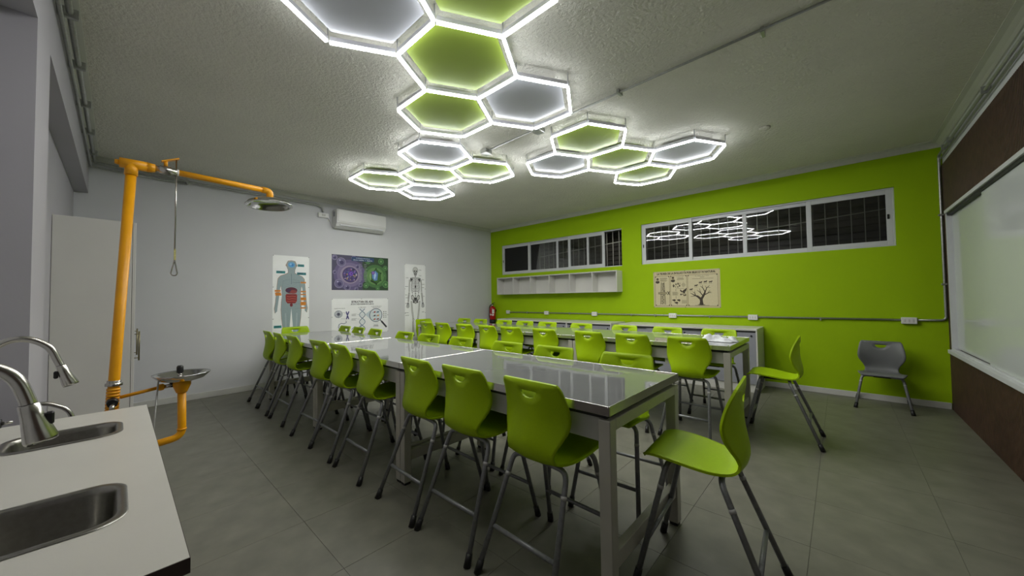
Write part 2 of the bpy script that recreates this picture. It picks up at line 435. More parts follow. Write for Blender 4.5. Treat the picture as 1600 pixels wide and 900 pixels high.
# forward is +y; (y, z, half width, how far the sides curl toward the sitter)
PROF = [(.238, .590, .165, .000), (.230, .606, .186, .000), (.18, .617, .203, .002), (.09, .608, .209, .006), (.00, .592, .203, .010),
        (-.07, .580, .185, .012), (-.125, .577, .160, .014), (-.165, .592, .150, .016), (-.185, .625, .147, .020), (-.187, .665, .158, .030),
        (-.180, .71, .178, .045), (-.172, .755, .200, .056), (-.167, .80, .207, .060), (-.166, .85, .203, .050), (-.169, .90, .195, .036),
        (-.176, .945, .186, .022), (-.183, .967, .166, .018)]
def shell_mesh(dz=0.0, name='seat_shell'):
    N = 76
    pr = profile(PROF, N)
    s = [0.0]
    for i in range(1, N): s.append(s[-1] + math.hypot(pr[i][0] - pr[i - 1][0], pr[i][1] - pr[i - 1][1]))
    S_ = s[-1]
    def at(v):
        v = min(max(v, 0), S_)
        import bisect
        i = min(max(bisect.bisect_right(s, v) - 1, 0), N - 2)
        t = (v - s[i]) / (s[i + 1] - s[i])
        return [a + (b - a) * t for a, b in zip(pr[i], pr[i + 1])], [(pr[i + 1][k] - pr[i][k]) for k in (0, 1)]
    # 2D outline in (u, v) with u real width
    right = [(pr[i][2], s[i]) for i in range(0, N, 2)]
    outline = right + [(-a, b) for a, b in right[::-1]]
    vc = S_ - .050
    hole = []
    hw, hh = .052, .038
    for k in range(9):
        a = math.pi + math.pi * k / 8
        hole.append((hw * math.cos(a), vc + hh * math.sin(a) + .003))
    for k in range(1, 4): hole.append((hw * (1 - k / 2), vc + .006 - .003 * math.cos(math.pi * (k / 4 - .5))))
    pts, edges = [], []
    def loop(lp):
        st = len(pts); pts.extend(lp)
        edges.extend((st + i, st + (i + 1) % len(lp)) for i in range(len(lp)))
    loop(outline); loop(hole)
    def inside(p, poly):
        c = False; x, y = p; n = len(poly)
        for i in range(n):
            x1, y1 = poly[i]; x2, y2 = poly[(i + 1) % n]
            if (y1 > y) != (y2 > y) and x < (x2 - x1) * (y - y1) / (y2 - y1) + x1: c = not c
        return c
    for j in range(1, 34):
        v = S_ * j / 34
        hwid = at(v)[0][2]
        for i in range(-6, 7):
            u = hwid * i / 6.6
            if abs(u) < hw + .008 and abs(v - vc + .008) < hh + .004: continue
            pts.append((u, v))
    vo, eo, fo, *_ = delaunay_2d_cdt([Vector(p) for p in pts], edges, [], 0, 1e-6)
    bm = bmesh.new()
    bv = []
    for p in vo:
        (y, z, hwid, curl), (dy, dzz) = at(p.y)
        ln = math.hypot(dy, dzz) or 1
        ny, nz = -dzz / ln, dy / ln      # normal of profile
        if nz * 1 + ny * 1 < 0: ny, nz = -ny, -nz   # toward the sitter (up / forward)
        k = (p.x / max(hwid, .01)) ** 2
        bv.append(bm.verts.new((p.x, y + ny * curl * k, z + nz * curl * k + dz)))
    for f in fo:
        c = sum((vo[i] for i in f), Vector((0, 0))) / len(f)
        if inside(c, outline) and not inside(c, hole):
            fc = bm.faces.new([bv[i] for i in f]); fc.smooth = True
    loose = [v for v in bm.verts if not v.link_faces]
    bmesh.ops.delete(bm, geom=loose, context='VERTS')
    bmesh.ops.recalc_face_normals(bm, faces=bm.faces)
    # thickness
    th = .011
    bm.normal_update()
    vs = list(bm.verts); fs = list(bm.faces)
    ref = max(fs, key=lambda f: f.calc_center_median().y)
    flip = 1 if ref.normal.z > 0 else -1
    vmap = {v: bm.verts.new(v.co - v.normal * th * flip) for v in vs}
    bnd = [e for e in bm.edges if len(e.link_faces) == 1]
    for f in fs:
        nf = bm.faces.new([vmap[v] for v in reversed(f.verts)]); nf.smooth = True
    for e in bnd:
        a, b = e.verts
        bm.faces.new((a, b, vmap[b], vmap[a]))
    return mesh(bm, name)

def make_chair(name, label, cat, shell_m, dz=0.0, low=False):
    t = thing(name, label, cat)
    sm = shell_mesh(dz); obj('seat_shell', sm, shell_m, t)
    r = .0135
    zt = .558 + dz
    fr = [(.115, .265, 1), (-.09, -.325, -1)]
    for ytop, yfoot, sgn in fr:
        zz = zt + (.012 if sgn > 0 else -.006)
        for s in (-1, 1):
            fx = .228 if not low else .236
            A = Vector((s * fx, yfoot, .0)); Bp = Vector((s * .172, ytop + sgn * .012, zz)); Cc = Vector((0, ytop, zz))
            path = fillet([A + (Bp - A) * .02, Bp, Cc], .055, 7)
            lg = obj('leg', TB(path, r, 9), M_LEG, t)
            d = (Bp - A)
            obj('rubber_foot', TB([A, A + d * (.105 if not low else .15)], [r * 1.45, r * 1.28], 9), M_BLACK, lg)
            obj('collar', TB([A + d * .80, A + d * .83], r * 1.12, 9), M_COLLAR, lg)
        if not low:
            k = .38
            A = Vector((.228, yfoot, 0)).lerp(Vector((.172, ytop, zz)), k)
            obj('stretcher', TB([(-A.x, A.y, A.z), (A.x, A.y, A.z)], r * .82, 8), M_LEG, t)
    obj('seat_bracket', B(-.075, .075, -.09, .135, zt - .002, zt + .012, bevel=.004), M_BLACK, t)
    return t

PI = math.pi
ordn = ['first', 'second', 'third', 'fourth', 'fifth', 'sixth', 'seventh', 'eighth', 'ninth']
stool = make_chair('lab_stool', '', 'chair', M_SHELL)
first = [True]
def put(x, y, rz, label, group):
    if first[0]:
        stool.location = (x, y, 0); stool.rotation_euler = (0, 0, rz); stool['label'] = label; stool['group'] = group
        first[0] = False
    else:
        dup(stool, (x, y, 0), rz, label, group)
def jit(): return random.uniform(-.05, .05)
# rows, listed from the poster wall toward the camera
near_a = [.98, 1.45, 2.02, 2.83, 3.34, 3.905, 4.635, 5.128, 5.665]
for i, x in enumerate(near_a):
    put(x, -5.105, jit() * .8 + (0.10 if i == 3 else 0), 'lime green stool on the sink side of the near tables, %s from the poster wall' % ordn[i], 'stools on the sink side of the near tables')
far_a = [.92, 1.40, 1.93, 2.71, 3.24, 3.82, 4.49, 5.03, 5.67]
for i, x in enumerate(far_a):
    put(x, -4.345, PI + jit(), 'lime green stool on the window side of the near tables, %s from the poster wall' % ordn[i], 'stools on the window side of the near tables')
t2a = [1.20, 1.68, 2.26, 2.81, 3.29, 3.90, 4.57, 5.11, 5.68]
for i, x in enumerate(t2a):
    put(x, -2.692, jit(), 'lime green stool on the sink side of the far tables, %s from the poster wall' % ordn[i], 'stools on the sink side of the far tables')
t2b = [.93, 1.43, 2.10, 2.61, 3.11, 3.78, 4.49, 5.09, 5.70]
for i, x in enumerate(t2b):
    put(x, -1.87, PI + jit(), 'lime green stool between far tables and grey cabinets, %s from the poster wall' % ordn[i], 'stools on the cabinet side of the far tables')
put(.53, -4.74, -PI / 2, 'lime green stool at the poster wall end of the near table row', 'stools at the table ends')
put(.50, -2.33, -PI / 2, 'lime green stool at the poster wall end of the far table row', 'stools at the table ends')
put(6.285, -4.69, PI / 2 + .07, 'lime green stool in the right foreground, side on at the near table end', 'stools at the table ends')
put(6.335, -2.26, PI / 2 + .02, 'lime green stool standing side on beyond the end of the far tables', 'stools at the table ends')
gc = make_chair('school_chair', 'low grey plastic chair standing by the lime green wall near the whiteboard', 'chair', M_GSHELL, dz=-.19, low=True)
gc.location = (7.16, -.345, 0); gc.rotation_euler = (0, 0, PI - .05)

# ================================================================== hexagon lights
HS = 0.44
ZL = 3.085
def hex_cluster(label, cells, led):
    t = thing('hexagon_light', label, 'ceiling light', (cells[0][0], cells[0][1], H))
    ox, oy = cells[0][0], cells[0][1]
    edges = {}
    for cx, cy, kind in cells:
        V = [(cx - ox + HS * math.cos(PI / 3 * k), cy - oy + HS * math.sin(PI / 3 * k)) for k in range(6)]
        rr = HS - .062
        P = [(cx - ox + rr * math.cos(PI / 3 * k), cy - oy + rr * math.sin(PI / 3 * k)) for k in range(6)]
        bm = bmesh.new(); prism(bm, P, ZL + .045 - H, ZL + .057 - H)
        p = obj('panel', bm, M_PGREEN if kind == 'g' else M_PGREY, t)
        p['label'] = 'lime green hexagonal panel' if kind == 'g' else 'grey hexagonal panel'
        for k in range(6):
            a, b = V[k], V[(k + 1) % 6]
            key = tuple(sorted(((round(a[0], 2), round(a[1], 2)), (round(b[0], 2), round(b[1], 2)))))
            mid = (round((a[0] + b[0]) / 2, 2), round((a[1] + b[1]) / 2, 2))
            dupe = any(abs(mid[0] - m[0]) < .05 and abs(mid[1] - m[1]) < .05 for m in edges)
            if not dupe: edges[mid] = (a, b)
    for a, b in edges.values():
        a, b = Vector((a[0], a[1], 0)), Vector((b[0], b[1], 0))
        d = (b - a).normalized(); nrm = Vector((-d.y, d.x, 0))
        a2, b2 = a + d * .012, b - d * .012
        hw = .0105
        def bar(z0, z1, hw):
            bm = bmesh.new()
            lo = [bm.verts.new(p + Vector((0, 0, z0 - H))) for p in (a2 + nrm * hw, a2 - nrm * hw, b2 - nrm * hw, b2 + nrm * hw)]
            hi = [bm.verts.new(p.co + Vector((0, 0, z1 - z0))) for p in lo]
            bm.faces.new(lo); bm.faces.new(hi[::-1])
            for i in range(4): bm.faces.new((lo[i], hi[i], hi[(i + 1) % 4], lo[(i + 1) % 4]))
            return bm
        ch = obj('led_channel', bar(ZL + .0135, ZL + .045, .0085), M_HOUSE, t)
        me = mesh(bar(ZL, ZL + .013, hw), 'led_tube')
        me.materials.append(M_LED[led][0]); me.materials.append(M_LED[led][1])
        for f in me.polygons: f.material_index = 0 if f.normal.z < -.5 else 1
        obj('led_tube', me, None, ch)
    # corner connectors and hangers
    done = []
    for a, b in edges.values():
        for v in (a, b):
            if any(math.hypot(v[0] - q[0], v[1] - q[1]) < .04 for q in done): continue
            done.append(v)
            bm = bmesh.new(); lathe(bm, [(.004, ZL + .01 - H), (.004, -.001)], seg=8, center=(v[0], v[1], 0))
            obj('hanger', bm, M_HOUSE, t)
    return t
dX, dY = HS * 1.5, HS * math.sqrt(3) / 2
cx, cy = 4.787, -4.975
hex_cluster('five cell honeycomb LED light nearest the camera, cut by the top of the picture',
            [(cx, cy, 'g'), (cx, cy - 2 * dY, 's'), (cx, cy + 2 * dY, 's'), (cx - dX, cy + dY, 'g'), (cx + dX, cy - dY, 'g')], 'near')
cx, cy = 2.607, -3.708
hex_cluster('X shaped honeycomb LED light nearest the poster wall',
            [(cx, cy, 'g'), (cx + dX, cy - dY, 's'), (cx - dX, cy - dY, 'g'), (cx + dX, cy + dY, 'g'), (cx - dX, cy + dY, 's')], 'mid')
cx, cy = 4.80, -2.41
hex_cluster('honeycomb LED light nearest the lime green wall',
            [(cx, cy, 'g'), (cx, cy - 2 * dY, 'g'), (cx, cy + 2 * dY, 'g'), (cx - dX, cy - dY, 's'), (cx + dX, cy + dY, 's')], 'green')

# ------------------------------------------------------------------ conduits
def clampf(bm_c, p, ax):
    x, y, z = p
    box(bm_c, x - (.008 if ax == 'x' else .022), x + (.008 if ax == 'x' else .022), y - (.022 if ax == 'x' else .008), y + (.022 if ax == 'x' else .008), z - .014, z + .02)
t = thing('ceiling_conduit', 'thin steel conduit with two junction boxes crossing the ceiling above the lights', 'conduit', (5.2, -3.66, H))
obj('pipe', TB([(3.60 - 5.2, .03, -.022), (L - .09 - 5.2, -.10, -.022)], .010, 8), M_PIPE, t)
for x in (3.644, 4.463):
    bm = bmesh.new(); box(bm, x - .05 - 5.2, x + .05 - 5.2, .045 - .06, .045 + .045, -.05, -.001, bevel=.004)
    obj('junction_box', bm, M_PIPE, t)
for x in (5.418, 6.47):
    bm = bmesh.new(); box(bm, x - .012 - 5.2, x + .012 - 5.2, -.06, .02, -.036, -.001, bevel=.002); obj('clamp', bm, M_PIPE, t)
tag(obj('ceiling_plate', LT([(.055, 0), (.05, -.016), (.03, -.02)], seg=16), M_CEIL, None, (6.256, -1.917, H - .0005)), 'small round blanking plate on the bare ceiling right of the lights', 'ceiling plate')

t = thing('wall_conduit', 'pair of steel conduits along the top of the left wall and poster wall', 'conduit', (0, -W, 3.1))
obj('pipe', TB(fillet([(6.8, .05, .02), (.06, .05, .02), (.06, 1.1, -.025), (.045, 2.60, -.03), (.03, 2.71, -.06), (.03, 2.715, -.14)], .06), .016, 8), M_PIPE, t)
obj('pipe', TB(fillet([(6.8, .02, -.03), (.035, .02, -.03), (.035, .9, -.055)], .05), .010, 8), M_PIPE, t)
for x in (.5, 1.25, 2.0, 2.75, 3.45, 4.2):
    obj('clamp', B(x - .012, x + .012, .0, .085, -.012, .048, bevel=.002), M_PIPE, t)
for y in (.9, 1.9): obj('clamp', B(.001, .075, y - .012, y + .012, -.05, .01, bevel=.002), M_PIPE, t)

t = thing('wall_conduit', 'pair of steel conduits along the top of the whiteboard wall', 'conduit', (L, 0, 3.03))
obj('pipe', TB(fillet([(-.03, -6.6, 0), (-.03, -.02, 0), (-.03, -.02, -1.98), (-.35, -.02, -1.985)], .05), .013, 8), M_PIPE, t)
obj('pipe', TB([(-.02, -6.6, -.05), (-.02, -.06, -.05)], .009, 8), M_PIPE, t)
for y in (-.35, -.62, -1.9, -3.4): obj('clamp', B(-.055, -.001, y - .012, y + .012, -.03, .03, bevel=.002), M_PIPE, t)
for z in (-.72, -1.55): obj('clamp', B(-.055, -.005, -.042, -.001, z - .01, z + .01, bevel=.002), M_PIPE, t)

t = thing('outlet_conduit', 'horizontal conduit with white socket boxes along the lime green wall', 'conduit', (0, 0, 1.035))
obj('pipe', TB([(.62, -.02, 0), (L - .34, -.02, .01)], .013, 8), M_PIPE, t)
for x, wd in ((.621, .10), (1.827, .11), (3.061, .115), (4.612, .125), (5.806, .125), (7.435, .135)):
    bx_ = obj('socket_box', B(x - wd / 2, x + wd / 2, -.05, -.001, -.038, .042, bevel=.005), M_WHITE2, t)
    for k in (-1, 0, 1): obj('socket', B(x + k * wd * .27 - .008, x + k * wd * .27 + .008, -.0525, -.0495, -.016, .018), M_BASE, bx_)
for x in (1.25, 2.45, 3.85, 4.3, 5.2, 6.6): obj('clamp', B(x - .008, x + .008, -.036, -.001, -.022, .022, bevel=.002), M_PIPE, t)

# ================================================================== poster printing
class Print:
    """flat ink shapes collected into one mesh; u to the right, v up, metres from the sheet's lower left corner"""
    def __init__(self, size=(9, 9)):
        self.bm = bmesh.new(); self.mats = []; self.lay = 0; self.size = size
    def mi(self, c):
        nm = 'ink %d %d %d' % c
        m = mat(nm, rgb(*c), 0.5, noise=(40, 0.03))
        if m not in self.mats: self.mats.append(m)
        return self.mats.index(m)
    def poly(self, pts, c, up=True):
        if up: self.lay += 1
        pts = [(min(max(u, 0.0), self.size[0]), min(max(v, 0.0), self.size[1])) for u, v in pts]
        d = .0012 + self.lay * .000004
        try:
            f = self.bm.faces.new([self.bm.verts.new((u, -d, v)) for u, v in pts])
            f.material_index = self.mi(c)
        except ValueError: pass
    def rect(self, u0, v0, u1, v1, c): self.poly([(u0, v0), (u1, v0), (u1, v1), (u0, v1)], c)
    def ell(self, u, v, a, b, c, n=20, rot=0.0):
        cr, sr = math.cos(rot), math.sin(rot)
        self.poly([(u + a * math.cos(2 * PI * k / n) * cr - b * math.sin(2 * PI * k / n) * sr, v + a * math.cos(2 * PI * k / n) * sr + b * math.sin(2 * PI * k / n) * cr) for k in range(n)], c)
    def line(self, pts, wd, c):
        self.lay += 1
        wds = wd if isinstance(wd, (list, tuple)) else [wd] * len(pts)
        P = [Vector(p) for p in pts]
        d = .0012 + self.lay * .000004
        prev = None
        for i, p in enumerate(P):
            t = (P[min(i + 1, len(P) - 1)] - P[max(i - 1, 0)]).normalized()
            nn = Vector((-t.y, t.x)) * wds[i] / 2
            cur = [self.bm.verts.new((q.x, -d, q.y)) for q in (p + nn, p - nn)]
            if prev:
                f = self.bm.faces.new((prev[0], prev[1], cur[1], cur[0])); f.material_index = self.mi(c)
            prev = cur
    def text(self, s, u, v, size, c, align='CENTER', width=None, bold=0.0):
        self.lay += 1
        cu = bpy.data.curves.new('t', 'FONT'); cu.body = s; cu.size = size; cu.align_x = align; cu.align_y = 'CENTER'; cu.resolution_u = 2; cu.offset = bold
        o = bpy.data.objects.new('t', cu); COL.objects.link(o)
        bpy.context.view_layer.update()
        me = bpy.data.meshes.new_from_object(o.evaluated_get(bpy.context.evaluated_depsgraph_get()))
        k = 1.0
        if width:
            xs = [q.co.x for q in me.vertices]; k = width / (max(xs) - min(xs))
        d = .0012 + self.lay * .000004
        vs = [self.bm.verts.new((u + q.co.x * k, -d, v + q.co.y)) for q in me.vertices]
        mi = self.mi(c)
        for p in me.polygons:
            try:
                f = self.bm.faces.new([vs[i] for i in p.vertices]); f.material_index = mi
            except ValueError: pass
        bpy.data.objects.remove(o); bpy.data.curves.remove(cu); bpy.data.meshes.remove(me)
    def lines_of_type(self, u, v, wd, n, c, lh=.012, th=.004, align='l'):
        for i in range(n):
            w2 = wd * random.uniform(.6, 1.0)
            u0 = u if align == 'l' else u - w2 / 2
            self.rect(u0, v - i * lh - th / 2, u0 + w2, v - i * lh + th / 2, c)
    def build(self, parent):
        me = bpy.data.meshes.new('print'); 
        bmesh.ops.recalc_face_normals(self.bm, faces=self.bm.faces)
        for f in self.bm.faces:
            if f.normal.y > 0: f.normal_flip()
        self.bm.to_mesh(me); self.bm.free()
        for m in self.mats: me.materials.append(m)
        return obj('print', me, None, parent)
def poster(label, origin, rz, wd, ht, paper, pins):
    t = thing('poster', label, 'poster', origin, rz)
    obj('sheet', B(0, wd, -.0012, -.0002, 0, ht), mat('paper %d %d %d' % paper, rgb(*paper), .4, noise=(6, .03)), t)
    for u, v in pins: obj('pin', LT([(.006, -.0012), (.006, -.005), (.003, -.007)], seg=8, center=(u, 0, v), axis='y'), M_BLACK, t)
    return t
def pinset(wd, ht, nx, nz):
    e = .008; r = []
    for i in range(nx):
        for j in range(nz):
            if i in (0, nx - 1) or j in (0, nz - 1): r.append((e + (wd - 2 * e) * i / (nx - 1), e + (ht - 2 * e) * j / (nz - 1)))
    return r
INK = (40, 40, 44)
# --- human body poster (back wall; local u = world +y)
wd, ht = .545, 1.58
p = poster('tall white poster of a human body with labelled organs', (0, -4.965, .56), PI / 2, wd, ht, (248, 250, 250), pinset(wd, ht, 2, 4))
g = Print()
def body(g, grow, c):
    pts = [(0, 1.50), (.05, 1.49), (.072, 1.44), (.068, 1.39), (.05, 1.34), (.048, 1.29), (.09, 1.265), (.16, 1.235), (.195, 1.19), (.205, 1.10), (.215, .98), (.225, .86), (.232, .78), (.245, .70),
           (.235, .62), (.205, .655), (.20, .72), (.19, .80), (.178, .90), (.165, 1.03), (.15, 1.08), (.14, .98), (.135, .90), (.145, .80), (.15, .68), (.14, .52), (.12, .36), (.115, .20), (.095, .06), (.05, .04), (.03, .06), (.03, .25), (.022, .42), (.0, .70)]
    for_r = [(u + (grow if u > .02 else 0), v + (grow if v > .75 and u < .2 else 0)) for u, v in pts]
    poly = for_r + [(-u, v) for u, v in for_r[::-1][1:-1]]
    g.poly([(.272 + u, v) for u, v in poly], c)
body(g, .005, (168, 128, 96)); body(g, 0, (150, 168, 172))
for s in (-1, 1):
    g.ell(.272 + s * .075, 1.42, .012, .02, (170, 150, 140))
    g.line([(.272 + s * .02, 1.19), (.272 + s * .12, 1.16), (.272 + s * .13, 1.05)], .006, (128, 146, 150))
    for k in range(4): g.line([(.272 + s * .01, 1.17 - k * .03), (.272 + s * .11, 1.14 - k * .03)], .004, (136, 154, 158))
    g.line([(.272 + s * .085, .62), (.272 + s * .075, .30), (.272 + s * .07, .12)], .022, (168, 184, 188))
g.ell(.272, 1.43, .05, .045, (90, 168, 220)); g.ell(.26, 1.44, .018, .016, (140, 200, 236)); g.ell(.287, 1.425, .016, .02, (60, 130, 200))
g.line([(.272, 1.28), (.272, 1.10)], .008, (110, 130, 140))
g.ell(.272, 1.00, .09, .052, (96, 38, 58)); g.ell(.30, .975, .055, .03, (150, 62, 60)); g.ell(.23, 1.0, .035, .03, (70, 36, 74))
g.poly([(.185, .92), (.20, .94), (.345, .94), (.36, .92), (.355, .82), (.33, .78), (.215, .78), (.19, .82)], (150, 48, 44))
for k in range(7):
    g.line([(.205, .92 - k * .02), (.24, .912 - k * .02), (.28, .922 - k * .02), (.34, .914 - k * .02)], .008, (198, 92, 78) if k % 2 else (112, 30, 34))
g.ell(.272, .755, .022, .03, (120, 30, 40))
for (u, v, a, c) in [(.365, 1.425, .10, (40, 138, 140)), (.05, 1.30, .13, (40, 138, 140)), (.355, 1.285, .14, (30, 118, 124)), (.02, .40, .11, (40, 138, 140))]:
    g.rect(u, v - .021, u + a, v + .021, c); g.lines_of_type(u + .01, v + .002, a * .8, 1, (18, 70, 80), th=.012)
for v0, hh_, u in [(1.135, .026, .41), (.98, .024, .41), (.93, .022, .41), (.855, .05, .41), (.775, .06, .41), (.70, .022, .41), (.99, .03, .03), (.95, .028, .035), (.925, .026, .04)]:
    g.rect(u, v0 - hh_ / 2, u + .085, v0 + hh_ / 2, (222, 138, 40)); g.lines_of_type(u + .008, v0 + .004, .06, 1, (130, 70, 20))
    if u > .3: g.line([(u, v0), (.32, v0 - .01)], .002, (90, 90, 90))
g.line([(.31, 1.43), (.365, 1.43)], .002, INK); g.line([(.285, 1.135), (.41, 1.135)], .002, INK)
g.build(p)
# --- cell poster
wd, ht = 1.105, .655
p = poster('wide poster of a purple animal cell and a green plant cell', (0, -4.045, 1.572), PI / 2, wd, ht, (88, 82, 112), pinset(wd, ht, 3, 2))
g = Print((wd, ht))
def glow(u, v, r, cols):
    for k, c in enumerate(cols): g.ell(u, v, r * (1 - k / len(cols)), r * (1 - k / len(cols)) * .95, c, 28)
g.rect(0, 0, .57, ht, (74, 72, 98)); g.rect(.57, 0, wd, ht, (48, 74, 50))
glow(.33, .29, .30, [(98, 88, 128), (120, 108, 146), (150, 136, 162), (186, 170, 178), (212, 196, 190)])
glow(.83, .28, .24, [(72, 116, 66), (100, 142, 84), (136, 170, 110), (176, 200, 146)])
random.seed(3)
for (u, v, r) in [(.17, .52, .085), (.13, .12, .085), (.28, .05, .06), (.05, .60, .05), (.05, .33, .035), (.47, .45, .045), (.53, .1, .04), (.45, .02, .04), (.40, .61, .045)]:
    g.ell(u, v, r, r, (140, 132, 164)); g.ell(u, v, r * .86, r * .86, (106, 100, 136)); g.ell(u + r * .1, v - r * .1, r * .42, r * .42, (64, 56, 100)); g.ell(u - r * .3, v + r * .4, r * .2, r * .15, (176, 164, 206))
for (u, v, r) in [(.68, .56, .05), (.95, .58, .06), (1.04, .45, .05), (1.05, .12, .07), (.64, .09, .05), (.88, .04, .04), (1.02, .30, .03)]:
    g.ell(u, v, r, r, (92, 140, 86)); g.ell(u, v, r * .8, r * .8, (66, 112, 64)); g.ell(u, v, r * .35, r * .35, (120, 162, 104))
g.ell(.335, .29, .145, .145, (58, 48, 92), 24); g.ell(.335, .29, .13, .13, (84, 72, 126), 24)
for k in range(46):
    a = random.uniform(0, 2 * PI); r = .122 * math.sqrt(random.random())
    g.ell(.335 + r * math.cos(a), .29 + r * math.sin(a), random.uniform(.008, .026), random.uniform(.006, .014), random.choice([(52, 40, 96), (126, 96, 178), (60, 96, 140), (186, 168, 190), (40, 36, 66), (150, 60, 96), (190, 170, 96)]), 10, random.uniform(0, PI))
g.ell(.345, .31, .05, .048, (92, 56, 158)); g.ell(.35, .31, .03, .028, (128, 88, 196)); g.ell(.355, .31, .013, .013, (60, 30, 120))
hx = [(.845, .43), (.945, .345), (.945, .20), (.85, .12), (.745, .19), (.75, .345)]
g.poly(hx, (34, 70, 30)); g.poly([(u * .9 + .0845, v * .9 + .028) for u, v in hx], (58, 104, 46))
for u, v in hx: g.ell(u, v, .014, .014, (24, 50, 22))
g.poly([(.76, .33), (.83, .39), (.885, .34), (.87, .20), (.81, .19), (.765, .24)], (92, 132, 190))
g.poly([(.80, .33), (.83, .36), (.85, .30), (.82, .21), (.80, .24)], (170, 200, 228)); g.ell(.785, .345, .036, .036, (110, 82, 160)); g.ell(.785, .345, .018, .018, (150, 120, 190))
g.line([(.74, .185), (.80, .16), (.86, .13)], .03, (28, 54, 24))
g.rect(.36, .555, .80, .635, (40, 70, 110))
g.text('COMPARACIÓN DE LA', .58, .612, .026, (216, 226, 238), width=.27)
g.text('CÉLULA ANIMAL  Y  VEGETAL', .58, .576, .03, (226, 234, 244), width=.38)
for k in range(12):
    for u in (.50, .60): g.lines_of_type(u, .50 - k * .03, .07, 1, (176, 176, 186), th=.005)
g.build(p)
# --- DNA poster
wd, ht = 1.10, .67
p = poster('white poster about the structure of DNA hanging under the cell poster', (0, -4.045, .742), PI / 2, wd, ht, (246, 247, 248), pinset(wd, ht, 3, 3)[:])
g = Print()
g.text('ESTRUCTURA DEL ADN', .57, .605, .054, (24, 24, 28), width=.42, bold=.002)
g.text('(ÁCIDO DESOXIRRIBONUCLEICO)', .57, .562, .034, (44, 44, 50), width=.45, bold=.001)
g.text('ORGANIZACIÓN CELULAR', .14, .488, .022, INK, width=.20); g.text('LA DOBLE HÉLICE', .56, .50, .024, INK, width=.15)
g.text('COMPONENTES DE LA', .85, .512, .022, INK, width=.22); g.text('CADENA DE NUCLEÓTIDOS', .85, .488, .022, INK, width=.17)
g.ell(.12, .385, .075, .07, (150, 156, 166)); g.ell(.12, .385, .068, .063, (196, 200, 206))
for k in range(26):
    a = random.uniform(0, 2 * PI); r = .06 * math.sqrt(random.random()); g.ell(.12 + r * math.cos(a), .385 + r * math.sin(a), .008, .006, random.choice([(120, 124, 140), (90, 94, 112), (160, 164, 176)]), 8)
g.ell(.12, .385, .03, .028, (96, 98, 116)); g.ell(.125, .388, .014, .013, (50, 52, 72))
for s in (-1, 1): g.line([(.285 - s * .025, .43), (.283 - s * .01, .385), (.283 - s * .002, .36), (.285 - s * .01, .32), (.285 - s * .022, .285)], [.02, .022, .014, .022, .018], (70, 66, 130))
g.line([(.20, .415), (.25, .40)], .003, INK); g.line([(.17, .30), (.25, .295)], .003, INK)
g.line([(.255, .26), (.265, .225), (.22, .205), (.17, .215), (.13, .195), (.12, .15), (.14, .10), (.13, .05)], .012, (110, 120, 142)); g.line([(.13, .19), (.155, .13), (.12, .09), (.14, .03)], .007, (140, 150, 170))
def helix(u, v0, v1, amp, per, tilt=0.0):
    n = 46
    A = []; Bq = []
    for k in range(n + 1):
        v = v0 + (v1 - v0) * k / n; a = 2 * PI * (v - v0) / per
        A.append((u + amp * math.sin(a) + tilt * (v - v0), v)); Bq.append((u - amp * math.sin(a) + tilt * (v - v0), v))
    for k in range(0, n + 1, 2): g.line([A[k], Bq[k]], .005, (168, 184, 196))
    g.line(A, .013, (98, 120, 142)); g.line(Bq, .013, (126, 150, 168))
helix(.565, .02, .475, .055, .27)
for k in range(7): g.line([(.40 + k * .02, .12 + .02 * math.sin(k)), (.41 + k * .02, .06)], .006, (150, 166, 184))
g.line([(.36, .09), (.42, .14), (.48, .10), (.545, .16)], .012, (116, 138, 160)); g.line([(.37, .05), (.42, .06), (.49, .05), (.55, .11)], .010, (140, 160, 178))
for v in (.375, .29):
    g.lines_of_type(.36, v, .11, 3, (70, 70, 76), lh=.014); g.line([(.47, v - .01), (.51, v - .01)], .003, INK)
g.poly([(.62, .36), (.73, .44), (.73, .26)], (206, 218, 226))
g.ell(.84, .34, .135, .135, (84, 96, 116), 32); g.ell(.84, .34, .122, .122, (220, 228, 232), 32)
g.line([(.93, .24), (.965, .205)], .018, (90, 96, 106)); g.line([(.955, .215), (1.065, .09)], .034, (44, 46, 52))
for i, (v, c1, c2) in enumerate([(.40, (176, 52, 48), (60, 110, 140)), (.33, (50, 60, 70), (222, 150, 60)), (.26, (196, 92, 60), (130, 40, 50))]):
    for u, c in ((.815, c1), (.885, c2)):
        g.ell(u, v, .017, .017, c, 10); g.ell(u - .028, v - .008, .010, .010, (110, 140, 170), 8); g.line([(u - .025, v), (u, v)], .004, INK); g.ell(u + .026, v + .01, .008, .008, (150, 160, 176), 8)
for k in range(4): g.ell(1.005, .40 - k * .036, .010, .010, [(60, 60, 64), (110, 120, 60), (40, 40, 44), (90, 110, 90)][k], 8); g.rect(1.025, .396 - k * .036, 1.07, .404 - k * .036, (90, 90, 94))
g.line([(.78, .185), (.90, .185)], .003, (90, 90, 96)); g.lines_of_type(.84, .15, .11, 3, (80, 80, 86), lh=.016, th=.006, align='c')
g.build(p)
